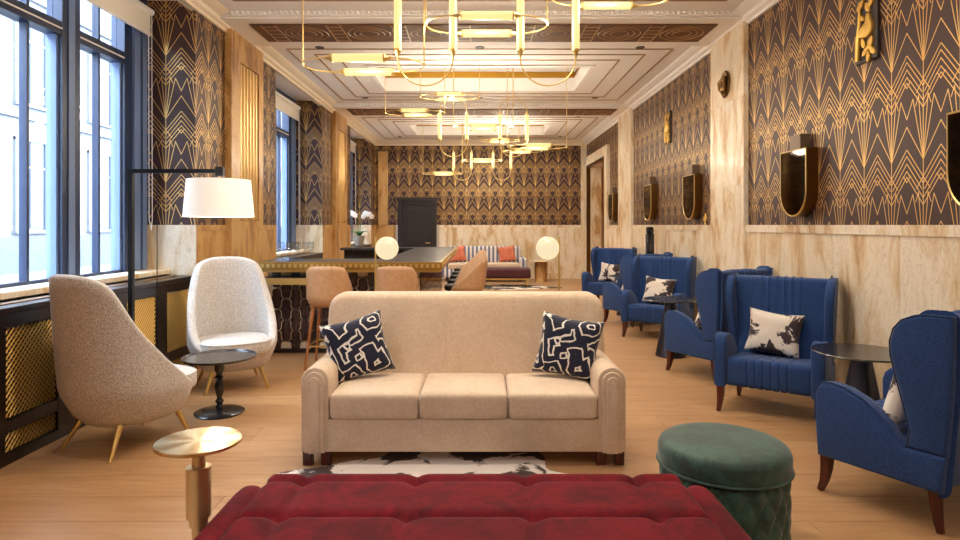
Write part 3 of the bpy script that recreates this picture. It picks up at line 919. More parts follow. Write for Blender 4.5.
# ---- brass pedestal table
def drink_table():
    t = thing('drink_table', 'slim brass pedestal table with round spun top beside the burgundy bench', 'table', (-1.125, 2.48, 0))
    MB().lathe([(0.0, 0.625), (0.158, 0.625), (0.163, 0.629), (0.163, 0.639), (0.160, 0.641), (0.0, 0.641)], 64, None, False).obj('top', 'spunbrass', t, 30)
    MB().lathe([(0.025, 0.02), (0.025, 0.625)], 28).obj('stem', 'oldbrass', t)
    MB().lathe([(0.034, 0.335), (0.047, 0.336), (0.047, 0.535), (0.034, 0.537)], 32).obj('sleeve', 'oldbrass', t, 30)
    MB().lathe([(0.035, 0.30), (0.035, 0.335)], 28).obj('collar', 'oldbrass', t, 30)
    MB().lathe([(0.0, 0.0), (0.096, 0.0), (0.096, 0.016), (0.04, 0.024), (0.0, 0.024)], 40, None, False).obj('base', 'oldbrass', t, 30)
drink_table()

# ---- black turned table
def turned_table():
    t = thing('tray_table', 'small black round tray table on a turned stem beside the pale chairs', 'table', (-2.08, 4.95, 0))
    MB().lathe([(0.0, 0.432), (0.25, 0.432), (0.275, 0.440), (0.282, 0.455), (0.276, 0.456), (0.268, 0.446), (0.0, 0.444)], 56, None, False).obj('tray_top', 'blacklacquer', t, 40)
    prof = [(0.02, 0.03), (0.03, 0.05), (0.018, 0.075), (0.034, 0.095), (0.018, 0.12), (0.03, 0.16), (0.036, 0.22), (0.022, 0.265), (0.038, 0.285), (0.022, 0.305), (0.038, 0.35), (0.036, 0.39), (0.026, 0.432)]
    MB().lathe(prof, 24).obj('turned_stem', 'blacklacquer', t, 50)
    MB().lathe([(0.0, 0.0), (0.185, 0.0), (0.19, 0.012), (0.17, 0.022), (0.05, 0.034), (0.0, 0.036)], 48, None, False).obj('base', 'blacklacquer', t, 40)
turned_table()

# ---- tub shell generator (front = -Y)
def tub(rx, ry, zb, zf, zt, back, lean_, narrow_top, thick, front_flat=0.25, p_fall=1.6, plateau=0.17, cols=56, rows=16, bot=0.72, exp=2.4, fall_end=0.80, drop=0.05):
    """closed tub: outer wall from underside centre to rim, over and down the inner wall"""
    mb = MB()
    def rim(t):
        if t <= plateau: return 1.0 - drop*(t/plateau)**3
        u = min(1, (t-plateau)/(fall_end-plateau)); k = (1-u)**p_fall
        s0 = -3*drop/plateau*(fall_end-plateau)        # keep the slope continuous where the fall begins
        w = max(0.0, 1-u*4)
        return (1-drop)*(k*(1-w*w) + w*w*max(k, 1 + s0*u*0.6))
    def plan(phi):
        c, s_ = math.cos(phi), math.sin(phi)
        k = (abs(c)**exp + abs(s_)**exp)**(-1/exp)
        return s_*k*rx, c*k*ry          # phi=0 -> +Y (back)
    def wall(phi, z, off):
        x, y = plan(phi); L = math.hypot(x, y)
        q = (z - zb)/(zt - zb)
        sc = bot + (1-bot)*min(1, q/0.22)**0.6 if q < 0.22 else 1 - narrow_top*max(0, (q-0.30)/0.7)**1.4
        x, y = x*sc, y*sc
        ln = math.hypot(x, y); x *= (ln-off)/ln; y *= (ln-off)/ln
        return (x, y + lean_*max(0, q-0.1), z)
    rings = []
    rings.append([(0, 0, zb+0.005)]*cols)
    for k in range(rows+1):
        ring = []
        for c in range(cols):
            phi = 2*PI*c/cols; phi = phi if phi <= PI else phi - 2*PI
            h = zf + (zt-zf)*rim(abs(phi)/PI)
            ring.append(wall(phi, zb + (h-zb)*(k/rows), 0.0))
        rings.append(ring)
    for off, dz in ((0.012, 0.014), (thick*0.5, 0.022), (thick-0.012, 0.014)):
        ring = []
        for c in range(cols):
            phi = 2*PI*c/cols; phi = phi if phi <= PI else phi - 2*PI
            h = zf + (zt-zf)*rim(abs(phi)/PI)
            p = wall(phi, h, off); ring.append((p[0], p[1], h+dz))
        rings.append(ring)
    zi = zf - 0.02
    for k in range(rows, -1, -1):
        ring = []
        for c in range(cols):
            phi = 2*PI*c/cols; phi = phi if phi <= PI else phi - 2*PI
            h = zf + (zt-zf)*rim(abs(phi)/PI)
            ring.append(wall(phi, zi + (h-zi)*(k/rows), thick))
        rings.append(ring)
    rings.append([(0, 0, zi)]*cols)
    v = [p for r_ in rings for p in r_]; f = []
    for i in range(len(rings)-1):
        for c in range(cols):
            c2 = (c+1) % cols; f.append((i*cols+c, i*cols+c2, (i+1)*cols+c2, (i+1)*cols+c))
    mb.add(v, f); return mb
def lounge(label, loc, rz):
    t = thing('lounge_chair', label, 'armchair', loc, rz, 'pale high-backed lounge chairs')
    weld(tub(0.39, 0.40, 0.19, 0.335, 1.165, None, 0.10, 0.05, 0.075, p_fall=1.75, plateau=0.25, fall_end=0.86, exp=2.3, bot=0.70, cols=88, drop=0.06).obj('shell', 'boucle', t, 70), 0.0005)
    pts = []
    for k in range(40):
        a = 2*PI*k/40; c, s_ = math.cos(a), math.sin(a); kk = (abs(c)**3 + abs(s_)**3)**(-1/3)
        pts.append((0.315*s_*kk, 0.335*c*kk - 0.065))
    cu = MB().prism(pts, 0.335, 0.455, 'z', 0.035, 3).obj('seat_cushion', 'boucle', t, 50)
    MB().tube([(p[0]*0.985, (p[1]+0.065)*0.985-0.065, 0.445) for p in pts], 0.005, 6, True).obj('piping', 'boucle', cu)
    for sx in (-1, 1):
        for sy, o in ((-1, 0.0), (1, 0.04)):
            MB().tube([(sx*0.20, sy*0.20, 0.21), (sx*0.27, sy*(0.27+o), 0.0)], [0.021, 0.011], 14).obj('leg', 'brass', t)
    return t
lc = lounge('pale oatmeal lounge chair seen from behind by the window cabinet', (-2.42, 4.30, 0), R(180-28))
dup(lc, 'pale oatmeal lounge chair facing the viewer beneath the white lampshade', (-2.31, 5.80, 0), R(30))

# ---- overhanging floor lamp
def big_lamp():
    t = thing('floor_lamp', 'black angular floor lamp with white drum shade over the tray table', 'lamp', (-2.84, 5.05, 0))
    MB().rbox(-0.12, 0.30, -0.13, 0.13, 0.0, 0.02, 0.006, 1).obj('base', 'blackmetal', t, 30)
    MB().box(-0.018, 0.018, -0.018, 0.018, 0.02, 1.955).obj('pole', 'blackmetal', t, 0)
    ar = MB().box(0.018, 0.74, -0.016, 0.016, 1.922, 1.955).obj('arm', 'blackmetal', t, 0)
    MB().rbox(0.69, 0.755, -0.025, 0.025, 1.895, 1.975, 0.006, 1).obj('arm_block', 'blackmetal', ar, 30)
    MB().tube([(0.21, 0, 0.02), (0.21, 0, 1.922)], 0.004, 6).obj('cable', 'blackmetal', t)
    MB().tube([(0.715, 0, 1.90), (0.715, 0, 1.80)], 0.008, 8).obj('stem', 'brass', t)
    sh = MB().lathe([(0.272, 1.565), (0.245, 1.868), (0.240, 1.868), (0.267, 1.565)], 64, T(0.715, 0, 0), False)
    n = 64
    sh.f += [((k), (k+1) % n, 3*n + (k+1) % n, 3*n+k) for k in range(n)]
    o = sh.obj('shade', 'shade', t, 40)
    mb = MB()
    for k in range(3):
        a = 2*PI*k/3; mb.tube([(0.715, 0, 1.845), (0.715+0.243*math.cos(a), 0.243*math.sin(a), 1.855)], 0.004, 6)
    mb.obj('shade_spider', 'brass', o)
    MB().lathe([(0.0, 1.67), (0.035, 1.69), (0.045, 1.72), (0.03, 1.77), (0.018, 1.80)], 20, T(0.715, 0, 0)).obj('bulb', 'globe', t)
    ld = bpy.data.lights.new('lamp_bulb', 'POINT'); ld.energy = 14; ld.color = WARM; ld.shadow_soft_size = 0.05
    lo = bpy.data.objects.new('lamp_bulb', ld); C.objects.link(lo); lo.parent = t; lo.location = (0.715, 0, 1.64)
big_lamp()

# ---- blue wing chairs
def wing_chair(label, loc, rz):
    t = thing('wing_chair', label, 'armchair', loc, rz, 'blue wing chairs along the marble wall')
    def groove(x):
        g = 0.0
        for k in range(6):
            xx = -0.15 + 0.06*k; g = max(g, math.exp(-((x-xx)/0.0065)**2))
        return g
    def loft(sec, hw, gd, endr, n=84, side='yz', flare=0.0):
        v = []; f = []; m = len(sec)
        cy = sum(p[0] for p in sec)/m; cz = sum(p[1] for p in sec)/m
        nr = []
        for k in range(m):
            a, b = Vector(sec[k-1]), Vector(sec[(k+1) % m]); d = (b-a).normalized(); nr.append(Vector((d.y, -d.x)))
        xs = [-hw + endr*(1-math.cos(PI/2*k/4)) for k in range(4)] + [(-hw+endr) + (2*hw-2*endr)*k/n for k in range(n+1)] + [hw - endr*(1-math.cos(PI/2*k/4)) for k in range(3, -1, -1)]
        for x in xs:
            e = max(0, abs(x)-(hw-endr))/endr
            ins = gd*groove(x) + endr*(1-math.sqrt(max(0, 1-e*e)))
            for k in range(m):
                p = Vector(sec[k]) - nr[k]*ins
                v.append((x*(1+flare*(p.y-0.42)), p.x, p.y))
        for i in range(len(xs)-1):
            for k in range(m):
                k2 = (k+1) % m; f.append((i*m+k, i*m+k2, (i+1)*m+k2, (i+1)*m+k))
        f.append(tuple(range(m-1, -1, -1))); f.append(tuple((len(xs)-1)*m+k for k in range(m)))
        return MB().add(v, f)
    def rsec(pts, r, n=4):   # round the corners of a section polygon
        out = []; m = len(pts)
        for k in range(m):
            p = Vector(pts[k]); a = (Vector(pts[k-1])-p); b = (Vector(pts[(k+1) % m])-p)
            rr = min(r, a.length*0.45, b.length*0.45); A = p + a.normalized()*rr; B = p + b.normalized()*rr
            for q in range(n+1):
                u = q/n; out.append(tuple(A*(1-u)**2 + p*2*u*(1-u) + B*u*u))
        return out
    seat = rsec([(-0.37, 0.21), (0.28, 0.21), (0.28, 0.40), (-0.05, 0.425), (-0.375, 0.445)], 0.05)
    loft(seat, 0.318, 0.010, 0.02).obj('seat', 'blue', t, 60)
    back = rsec([(0.16, 0.36), (0.21, 1.055), (0.37, 1.062), (0.36, 0.7), (0.31, 0.205), (0.24, 0.205)], 0.045)
    loft(back, 0.372, 0.010, 0.03, flare=0.06).obj('backrest', 'blue', t, 60)
    for sg in (-1, 1):
        arm = [(-0.385, 0.205), (-0.40, 0.40), (-0.40, 0.545), (-0.385, 0.59), (-0.35, 0.618), (-0.29, 0.625), (-0.20, 0.612), (-0.10, 0.575), (-0.02, 0.525), (0.05, 0.46), (0.09, 0.41), (0.13, 0.385), (0.33, 0.385), (0.31, 0.205)]
        x0, x1 = sorted((sg*0.315, sg*0.415))
        a = MB().prism(arm, x0, x1, 'x', 0.022, 3).obj('arm', 'blue', t, 50)
        MB().tube([(sg*0.408, p[0]*1.0, p[1]+0.004) for p in arm[1:12]], 0.004, 6).obj('piping', 'bluepipe', a)
        wing = [(0.130, 0.385), (0.150, 0.47), (0.120, 0.60), (0.080, 0.74), (0.057, 0.84), (0.055, 0.91), (0.075, 0.975), (0.120, 1.025), (0.185, 1.053), (0.220, 1.062), (0.375, 1.066), (0.365, 0.7), (0.335, 0.385)]
        x0, x1 = sorted((sg*0.335, sg*0.405))
        mb = MB().prism(wing, x0, x1, 'x', 0.022, 3)
        mb.v = [(x + sg*0.045*max(0, z-0.385), y, z) for (x, y, z) in mb.v]
        w = mb.obj('wing', 'blue', t, 50)
        MB().tube([(sg*(0.398 + 0.045*max(0, p[1]-0.385)), p[0], p[1]) for p in wing[:11]], 0.004, 6).obj('piping', 'bluepipe', w)
        # sabre legs
        fx = sg*0.365
        MB().tube([(fx, -0.345, 0.22), (fx, -0.350, 0.13), (fx+sg*0.004, -0.362, 0.06), (fx+sg*0.01, -0.385, 0.0)], [0.042, 0.036, 0.028, 0.021], 4, sq=True).obj('leg', 'legwood', t, 30)
        MB().tube([(fx-sg*0.02, 0.25, 0.22), (fx-sg*0.02, 0.258, 0.12), (fx-sg*0.015, 0.27, 0.05), (fx-sg*0.01, 0.285, 0.0)], [0.038, 0.032, 0.026, 0.020], 4, sq=True).obj('leg', 'legwood', t, 30)
    for c in t.children_recursive:
        if c.type == 'MESH' and c.data.users == 1: c.data.transform(Matrix.Diagonal((0.96, 0.88, 1.0, 1.0)))
    return t
WCH = [((2.41, 3.40), -150, 'blue wing chair seen from behind at the right edge, nearest the viewer'),
       ((2.412, 5.06), -36, 'blue wing chair facing the viewer with a cow print cushion, second from the right edge'),
       ((2.42, 6.30), -150, 'blue wing chair in side view just behind the second chair'),
       ((2.41, 8.37), -36, 'blue wing chair facing the viewer behind the cone table in the middle of the row'),
       ((2.41, 9.48), -150, 'blue wing chair turned away, mostly hidden in the fifth place of the row'),
       ((2.41, 11.55), -36, 'farthest blue wing chair facing the viewer near the marble opening')]
wc = None
for (p, a, lab) in WCH:
    if wc is None: wc = wing_chair(lab, (p[0], p[1], 0), R(a))
    else: dup(wc, lab, (p[0], p[1], 0), R(a))
# cow print cushions standing on the chair seats
CP = ['resting inside the nearest wing chair', 'on the second wing chair facing the viewer', 'inside the side view wing chair', 'on the wing chair behind the cone table', 'inside the mostly hidden wing chair', 'on the farthest wing chair']
cpm = weld(pillow_mb(0.43, 0.37, 0.13).obj('scatter_cushion', 'cowpillow', None, 60))
for k, ((p, a, lab), w) in enumerate(zip(WCH, CP)):
    o = cpm if k == 0 else cpm.copy()
    if k: C.objects.link(o)
    th = R(a)
    loc = Vector((p[0], p[1], 0)) + Matrix.Rotation(th, 3, 'Z') @ Vector((-0.03, 0.095, 0.60) if k % 2 else (0.11, 0.02, 0.60))
    o.location = loc
    o.rotation_euler = (Matrix.Rotation(th,4,'Z') @ Matrix.Rotation(R(90-13),4,'X') @ Matrix.Rotation(R(-5 if k % 2 else 8),4,'Z')).to_euler()
    tag(o, 'black and white cow print cushion ' + w, 'cushion', 'cow print cushions on the wing chairs')

# ---- cone tables between the chairs
def cone_table(label, loc):
    t = thing('cone_table', label, 'table', loc, 0, 'dark cone tables between the wing chairs')
    MB().lathe([(0.0, 0.640), (0.298, 0.640), (0.303, 0.646), (0.298, 0.652), (0.0, 0.652)], 56, None, False).obj('top', 'smokeglass' if False else 'blacklacquer', t, 30)
    MB().lathe([(0.17, 0.0), (0.172, 0.012), (0.168, 0.02), (0.062, 0.60), (0.055, 0.64)], 40).obj('cone_base', m_metal('gunmetal', '#4a4a50', 0.38) if 'gun' not in M else M['gun'], t, 30)
    return t
ct = cone_table('dark round cone table between the two nearest wing chairs', (2.56, 4.16, 0))
dup(ct, 'dark round cone table in the middle of the wing chair row', (2.19, 7.12, 0))
dup(ct, 'dark round cone table between the two farthest wing chairs', (2.45, 10.35, 0))

# ---- tall black stand by the wall
def stand():
    t = thing('floor_stand', 'tall narrow black stand against the marble wall behind the wing chairs', 'stand', (2.74, 10.0, 0))
    MB().rbox(-0.13, 0.13, -0.13, 0.13, 0.0, 0.025, 0.006, 1).obj('base', 'blackmetal', t, 30)
    MB().rbox(-0.06, 0.06, -0.05, 0.05, 0.025, 1.36, 0.012, 2).obj('column', 'blacklacquer', t, 30)
    MB().rbox(-0.055, 0.055, -0.045, 0.045, 1.36, 1.47, 0.02, 2).obj('head', 'blacklacquer', t, 30)
    MB().rbox(-0.03, 0.03, -0.056, -0.045, 1.08, 1.2, 0.004, 1).obj('panel', 'greyplate', t, 30)
stand()

# ---- brass globe lamps standing behind the sofa
def globe_lamp(label, x, y, sg):
    t = thing('globe_lamp', label, 'lamp', (x, y, 0), 0, 'brass globe lamps behind the sofa')
    MB().lathe([(0.0, 0.0), (0.12, 0.0), (0.12, 0.01), (0.0, 0.012)], 32, None, False).obj('base', 'brass', t, 30)
    MB().tube([(0, 0, 0.01), (0, 0, 1.405)], 0.007, 10).obj('stem', 'brass', t)
    MB().tube([(0, 0, 1.315), (sg*0.02, 0, 1.315)], 0.02, 12).obj('holder', 'brass', t)
    prof = [(0.092*math.sin(PI*k/24)+1e-5, -0.092*math.cos(PI*k/24)) for k in range(25)]
    MB().lathe(prof, 40, T(sg*0.092, -0.0, 1.315), False).obj('globe', 'globe', t, 60)
globe_lamp('brass globe lamp behind the left half of the sofa', -0.835, 4.95, 1)
globe_lamp('brass globe lamp behind the right half of the sofa', 0.632, 4.95, -1)

# ================================================================== BAR
def bar():
    t = thing('bar_counter', 'long bar with dark marble top, gold beaded edge and arabesque tile front', 'bar', (-1.5, 7.0, 0))
    # local x: -1.05..1.06 ; local y 0..4.8
    xa, xb, ya, yb = -1.05, 1.06, 0.0, 4.8
    top = MB(); 
    top.box(xa, xb, ya, ya+0.75, 1.04, 1.08).box(xb-0.75, xb, ya+0.75, yb, 1.04, 1.08).box(xa, xb-0.75, yb-0.5, yb, 1.04, 1.08)
    top.obj('counter_top', 'marble_dark', t, 0)
    ed = MB().box(xa-0.005, xb+0.005, ya-0.008, ya+0.02, 1.015, 1.082).box(xb-0.02, xb+0.008, ya, yb, 1.015, 1.082).box(xa, xb, ya+0.01, ya+0.05, 0.965, 1.015).box(xb-0.05, xb-0.01, ya, yb, 0.965, 1.015).obj('gold_edge', 'grille', t, 0)
    mb = MB(); x = xa+0.02
    while x < xb:
        mb.box(x, x+0.030, ya-0.022, ya, 1.018, 1.058); x += 0.062
    y = ya+0.02
    while y < yb:
        mb.box(xb, xb+0.022, y, y+0.030, 1.018, 1.058); y += 0.062
    o = mb.obj('beading', 'brass', ed, 0); o['kind'] = 'stuff'
    # carcass
    MB().box(xa+0.05, xb-0.28, ya+0.30, ya+0.62, 0.0, 1.04).box(xb-0.62, xb-0.28, ya+0.62, yb-0.1, 0.0, 1.04).box(xa+0.05, xb-0.62, yb-0.4, yb-0.1, 0, 1.04).obj('carcass', 'darkwood', t, 0)
    MB().box(xa+0.05, xb-0.275, ya+0.294, ya+0.30, 0.05, 0.965).obj('grout_bed', 'grout', t, 0)
    MB().box(xb-0.28, xb-0.274, ya+0.30, yb-0.1, 0.05, 0.965).obj('grout_bed', 'grout', t, 0)
    MB().box(xa+0.05, xb-0.26, ya+0.28, ya+0.30, 0.0, 0.05).box(xb-0.28, xb-0.26, ya+0.30, yb-0.1, 0, 0.05).obj('kick_plate', 'darkwood', t, 0)
    # side ledge
    le = MB().rbox(xa+0.05, -0.40, -0.10, ya+0.30, 0.875, 0.905, 0.004, 1).obj('low_shelf', 'marble_dark', t, 0)
    MB().box(xa+0.05, -0.40, -0.112, -0.10, 0.835, 0.908).box(-0.40, -0.388, -0.112, 0.30, 0.835, 0.908).obj('shelf_edge', 'brass', le, 0)
    # arabesque tiles
    TW, TH = 0.225, 0.25
    def outline(g=0.006):
        q = []
        a = Vector((TW/2, 0)); b = Vector((0, TH/2)); d = b-a; nrm = Vector((d.y, -d.x)).normalized()
        for k in range(12):
            u = k/12; p = a + d*u + nrm*(-0.024*math.sin(2*PI*u)); q.append(p)
        pts = [(p.x, p.y) for p in q]
        pts += [(-p.x, p.y) for p in [Vector((0, TH/2))] + q[:0:-1]]
        pts += [(-p.x, -p.y) for p in q]
        pts += [(p.x, -p.y) for p in [Vector((0, TH/2))] + q[:0:-1]]
        n = len(pts); out = []
        for k in range(n):
            p = Vector(pts[k]); a = Vector(pts[k-1]); b = Vector(pts[(k+1) % n]); d = (b-a).normalized()
            out.append(p - Vector((d.y, -d.x))*g)
        return [(p.x, p.y) for p in out]
    ol = outline()
    tile = MB().prism(ol, -0.012, 0.0, 'y', 0.002, 1).obj('tile', 'tile', t, 0)
    def spots(u0, u1, v0, v1):
        r_ = 0; v = v0
        while v < v1:
            u = u0 + (TW/2 if r_ % 2 else 0)
            while u < u1: yield u, v; u += TW
            v += TH/2; r_ += 1
    fst = True
    for (u, v) in spots(xa+0.16, xb-0.36, 0.135, 0.90):
        if fst: tile.location = (u, ya+0.294, v); fst = False
        else: inst('tile', tile.data, t, (u, ya+0.294, v))
    mb = MB(); base = MB().prism(ol, -0.012, 0.0, 'y')
    for (u, v) in spots(0.4, yb-0.25, 0.135, 0.90):
        mb.add(base.v, base.f, T(xb-0.274, u, v, 0, 0, R(90)))
    o = mb.obj('side_tiling', 'tile', t, 0); o['kind'] = 'stuff'
bar()

# ---- bar stools
def stool(label, loc, rz, group):
    t = thing('bar_stool', label, 'stool', loc, rz, group)
    weld(tub(0.235, 0.245, 0.645, 0.70, 1.055, None, 0.06, 0.04, 0.035, p_fall=1.15, plateau=0.30, fall_end=0.76, cols=56, rows=12, bot=0.80, exp=2.5, drop=0.06).obj('shell', 'leather', t, 70), 0.0005)
    pts = []
    for k in range(32):
        a = 2*PI*k/32; c, s_ = math.cos(a), math.sin(a); kk = (abs(c)**3 + abs(s_)**3)**(-1/3)
        pts.append((0.195*s_*kk, 0.215*c*kk - 0.04))
    MB().prism(pts, 0.69, 0.755, 'z', 0.02, 2).obj('seat_pad', 'blackpad', t, 50)
    L = []
    for sx in (-1, 1):
        for sy in (-1, 1):
            MB().tube([(sx*0.14, sy*0.14, 0.66), (sx*0.21, sy*0.22, 0.0)], [0.02, 0.013], 10).obj('leg', 'stoolwood', t)
            L.append((sx*0.185, sy*0.19, 0.24))
    MB().tube([L[0], L[1], L[3], L[2]], 0.009, 8, True).obj('foot_rail', 'brass', t)
    return t
st = stool('tan leather bar stool seen from behind, left of the globe lamp', (-1.60, 6.62, 0), R(180), 'tan stools along the bar')
dup(st, 'tan leather bar stool seen from behind under the globe lamp', (-0.88, 6.62, 0), R(180))
for k, w in enumerate(('first in the side row, nearest the sofa', 'second in the side row along the bar', 'third in the side row along the bar', 'fourth in the side row along the bar', 'last in the side row along the bar')):
    dup(st, 'tan leather bar stool ' + w, (-0.19, 7.75 + 0.72*k, 0), R(-90))

# ---- wine glasses on the bar
gm = None
GL = ((-2.42, 7.55), (-2.33, 7.62), (-2.24, 7.55), (-2.30, 7.48), (-2.15, 7.63), (-2.06, 7.56), (-2.19, 7.46))
for k, (x, y) in enumerate(GL):
    prof = [(0.034, 0.0), (0.034, 0.002), (0.006, 0.006), (0.004, 0.09), (0.012, 0.10), (0.034, 0.125), (0.040, 0.155), (0.034, 0.215), (0.033, 0.215), (0.038, 0.155), (0.032, 0.127), (0.0, 0.104)]
    if gm is None: o = MB().lathe(prof, 20, None, False).obj('wine_glass', 'glass', None, 60); gm = o.data
    else: o = inst('wine_glass', gm)
    o.location = (x, y, 1.08)
    rank = sorted(GL, key=lambda p: p[0]/p[1]).index((x, y))
    tag(o, 'empty stemmed wine glass on the bar top, %s from the left in the cluster' % ('first', 'second', 'third', 'fourth', 'fifth', 'sixth', 'seventh')[rank], 'glass', 'wine glasses on the bar')

# ---- orchid on the far cabinet
def orchid():
    t = thing('potted_orchid', 'white orchid in a grey pot on the far window cabinet', 'plant', (-3.04, 15.6, 0.992))
    MB().lathe([(0.0, 0.0), (0.10, 0.0), (0.135, 0.20), (0.14, 0.24), (0.125, 0.24), (0.12, 0.20), (0.0, 0.19)], 24, None, False).obj('pot', 'pot', t, 40)
    for k in range(7):
        a = 2*PI*k/7 + 0.3; d = Vector((math.cos(a), math.sin(a), 0)); s_ = Vector((-d.y, d.x, 0))
        v = []; f = []
        for q in range(6):
            u = q/5; c = d*(0.02 + 0.20*u) + Vector((0, 0, 0.22 + 0.14*math.sin(u*2.2)))
            w = 0.04*math.sin(PI*min(0.97, 0.12+0.85*u))
            v += [c - s_*w, c + Vector((0, 0, -0.008)), c + s_*w]
        for q in range(5):
            for e in range(2): f.append((q*3+e, q*3+e+1, (q+1)*3+e+1, (q+1)*3+e))
        mb = MB().add(v, f); mb.add([p + Vector((0,0,-0.004)) for p in v], [x[::-1] for x in f]); mb.obj('leaf', 'leaf', t, 60)
    fl_me = None
    for sg in (-1, 1):
        path = [(0.02*sg, 0, 0.22), (0.03*sg, 0, 0.50), (0.08*sg, 0, 0.72), (0.19*sg, 0, 0.80), (0.30*sg, 0, 0.74)]
        MB().tube(path, 0.006, 6).obj('flower_stem', 'leaf', t)
        for k in range(6):
            u = 0.25 + 0.75*k/5
            x = sg*(0.04 + 0.27*u); z = 0.66 + 0.14*math.sin(u*2.6) + random.uniform(-.03, .03)
            if fl_me is None:
                mb = MB()
                for q in range(5):
                    a = 2*PI*q/5
                    mb.lathe([(0.0, 0.0), (0.028, 0.004), (0.034, 0.010), (0.028, 0.014), (0.0, 0.012)], 10, T(0.036*math.cos(a), -0.01, 0.036*math.sin(a), R(80), 0, 0), False)
                o = mb.obj('flower', 'petal', t, 60); fl_me = o.data
            else: o = inst('flower', fl_me, t)
            o.location = (x, random.uniform(-.05, .05), z); o.rotation_euler = (0, random.uniform(-1, 1), random.uniform(-.5, .5))
orchid()

# ================================================================== FAR SEATING
def far_sofa():
    t = thing('striped_sofa', 'striped sofa against the far marble wall', 'sofa', (0.10, 16.30, 0))
    MB().rbox(-1.0, 1.0, 0.0, 0.80, 0.12, 0.34, 0.02, 2).obj('base', 'stripe', t)
    MB().rbox(-1.0, 1.0, 0.60, 0.85, 0.30, 0.92, 0.06, 3).obj('backrest', 'stripe', t)
    for sg in (-1, 1):
        MB().rbox(sg*1.05-0.09, sg*1.05+0.09, 0.0, 0.82, 0.12, 0.62, 0.05, 3).obj('arm', 'stripe', t)
        MB().soft(sg*0.48, 0.30, 0.41, 0.94, 0.62, 0.15, 0.04, 0.02, 8).obj('seat_cushion', M['velvet_sand'], t, 60)
        for y in (0.06, 0.74): MB().lathe([(0.018, 0), (0.026, 0.12)], 12).obj('leg', 'legwood', t, 40, (sg*0.98, y, 0))
far_sofa()
for x, w in ((-0.62, 'left'), (0.72, 'right')):
    pillow('throw_pillow', 0.48, 0.44, 0.16, 'coral', 'coral throw pillow at the %s end of the far striped sofa' % w, 'pillow', (x, 16.78, 0.72), lean(R(12), 0, R(8)), 'coral pillows on the far sofa')
def far_bench():
    t = thing('low_bench', 'dark plum velvet bench in front of the far striped sofa', 'bench', (0.35, 15.20, 0))
    MB().soft(0, 0, 0.33, 1.75, 0.62, 0.24, 0.05, 0.02, 10).obj('cushion', 'reddark', t, 60)
    MB().rbox(-0.84, 0.84, -0.28, 0.28, 0.17, 0.22, 0.01, 1).obj('rail', 'brass', t)
    for sx in (-0.8, 0.8):
        for sy in (-0.25, 0.25): MB().lathe([(0.012, 0), (0.018, 0.18)], 10).obj('leg', 'brass', t, 40, (sx, sy, 0))
far_bench()
hide('cowhide_rug', 'dark patched cowhide rug under the far plum bench', 0.75, 14.9, 1.05, 0.55, 'farrug', 2.2)
def far_table():
    t = thing('drum_table', 'round pale drum table beside the far striped sofa', 'table', (1.62, 16.45, 0))
    MB().lathe([(0.0, 0.53), (0.30, 0.53), (0.31, 0.545), (0.30, 0.56), (0.0, 0.56)], 36, None, False).obj('top', 'marble', t, 30)
    MB().lathe([(0.18, 0.0), (0.17, 0.02), (0.17, 0.53)], 28).obj('drum', 'marble_gold', t, 30)
far_table()

# ================================================================== WALL ORNAMENTS
def shield_mirror(label, y):
    t = thing('shield_mirror', label, 'mirror', (XR-0.006, y, 1.575), 0, 'shield mirrors along the right wall')
    hw, H = 0.235, 0.61
    def sh(g): return [(-hw+g, H-g)] + [(-(hw-g)*math.cos(PI*k/20), hw*1.02 - (hw*1.02-g)*math.sin(PI*k/20)) for k in range(21)] + [(hw-g, H-g)]
    MB().prism(sh(0), -0.105, 0.0, 'x', 0.003, 1).obj('casing', 'bronze', t, 30)
    MB().prism(sh(0.012), -0.112, -0.104, 'x').obj('glass', 'mirror', t, 30)
    pts = [(-0.108, p[0], p[1]) for p in sh(0.006)]
    MB().tube(pts, 0.008, 6, True).obj('rim', 'brass', t)
    MB().rbox(-0.09, 0.0, -0.095, 0.095, H, H+0.14, 0.004, 1).obj('top_block', 'taupeblock', t, 30)
    return t
mirs = [(3.57, 'smoked shield mirror at the right edge of the view'), (5.68, 'smoked shield mirror above the second wing chair'),
        (8.52, 'smoked shield mirror just beyond the near marble pilaster'), (10.62, 'smoked shield mirror above the tall black stand'), (13.62, 'farthest smoked shield mirror beside the marble opening')]
sm = shield_mirror(mirs[0][1], mirs[0][0])
for (y, lab) in mirs[1:]: dup(sm, lab, (XR-0.006, y, 1.575))

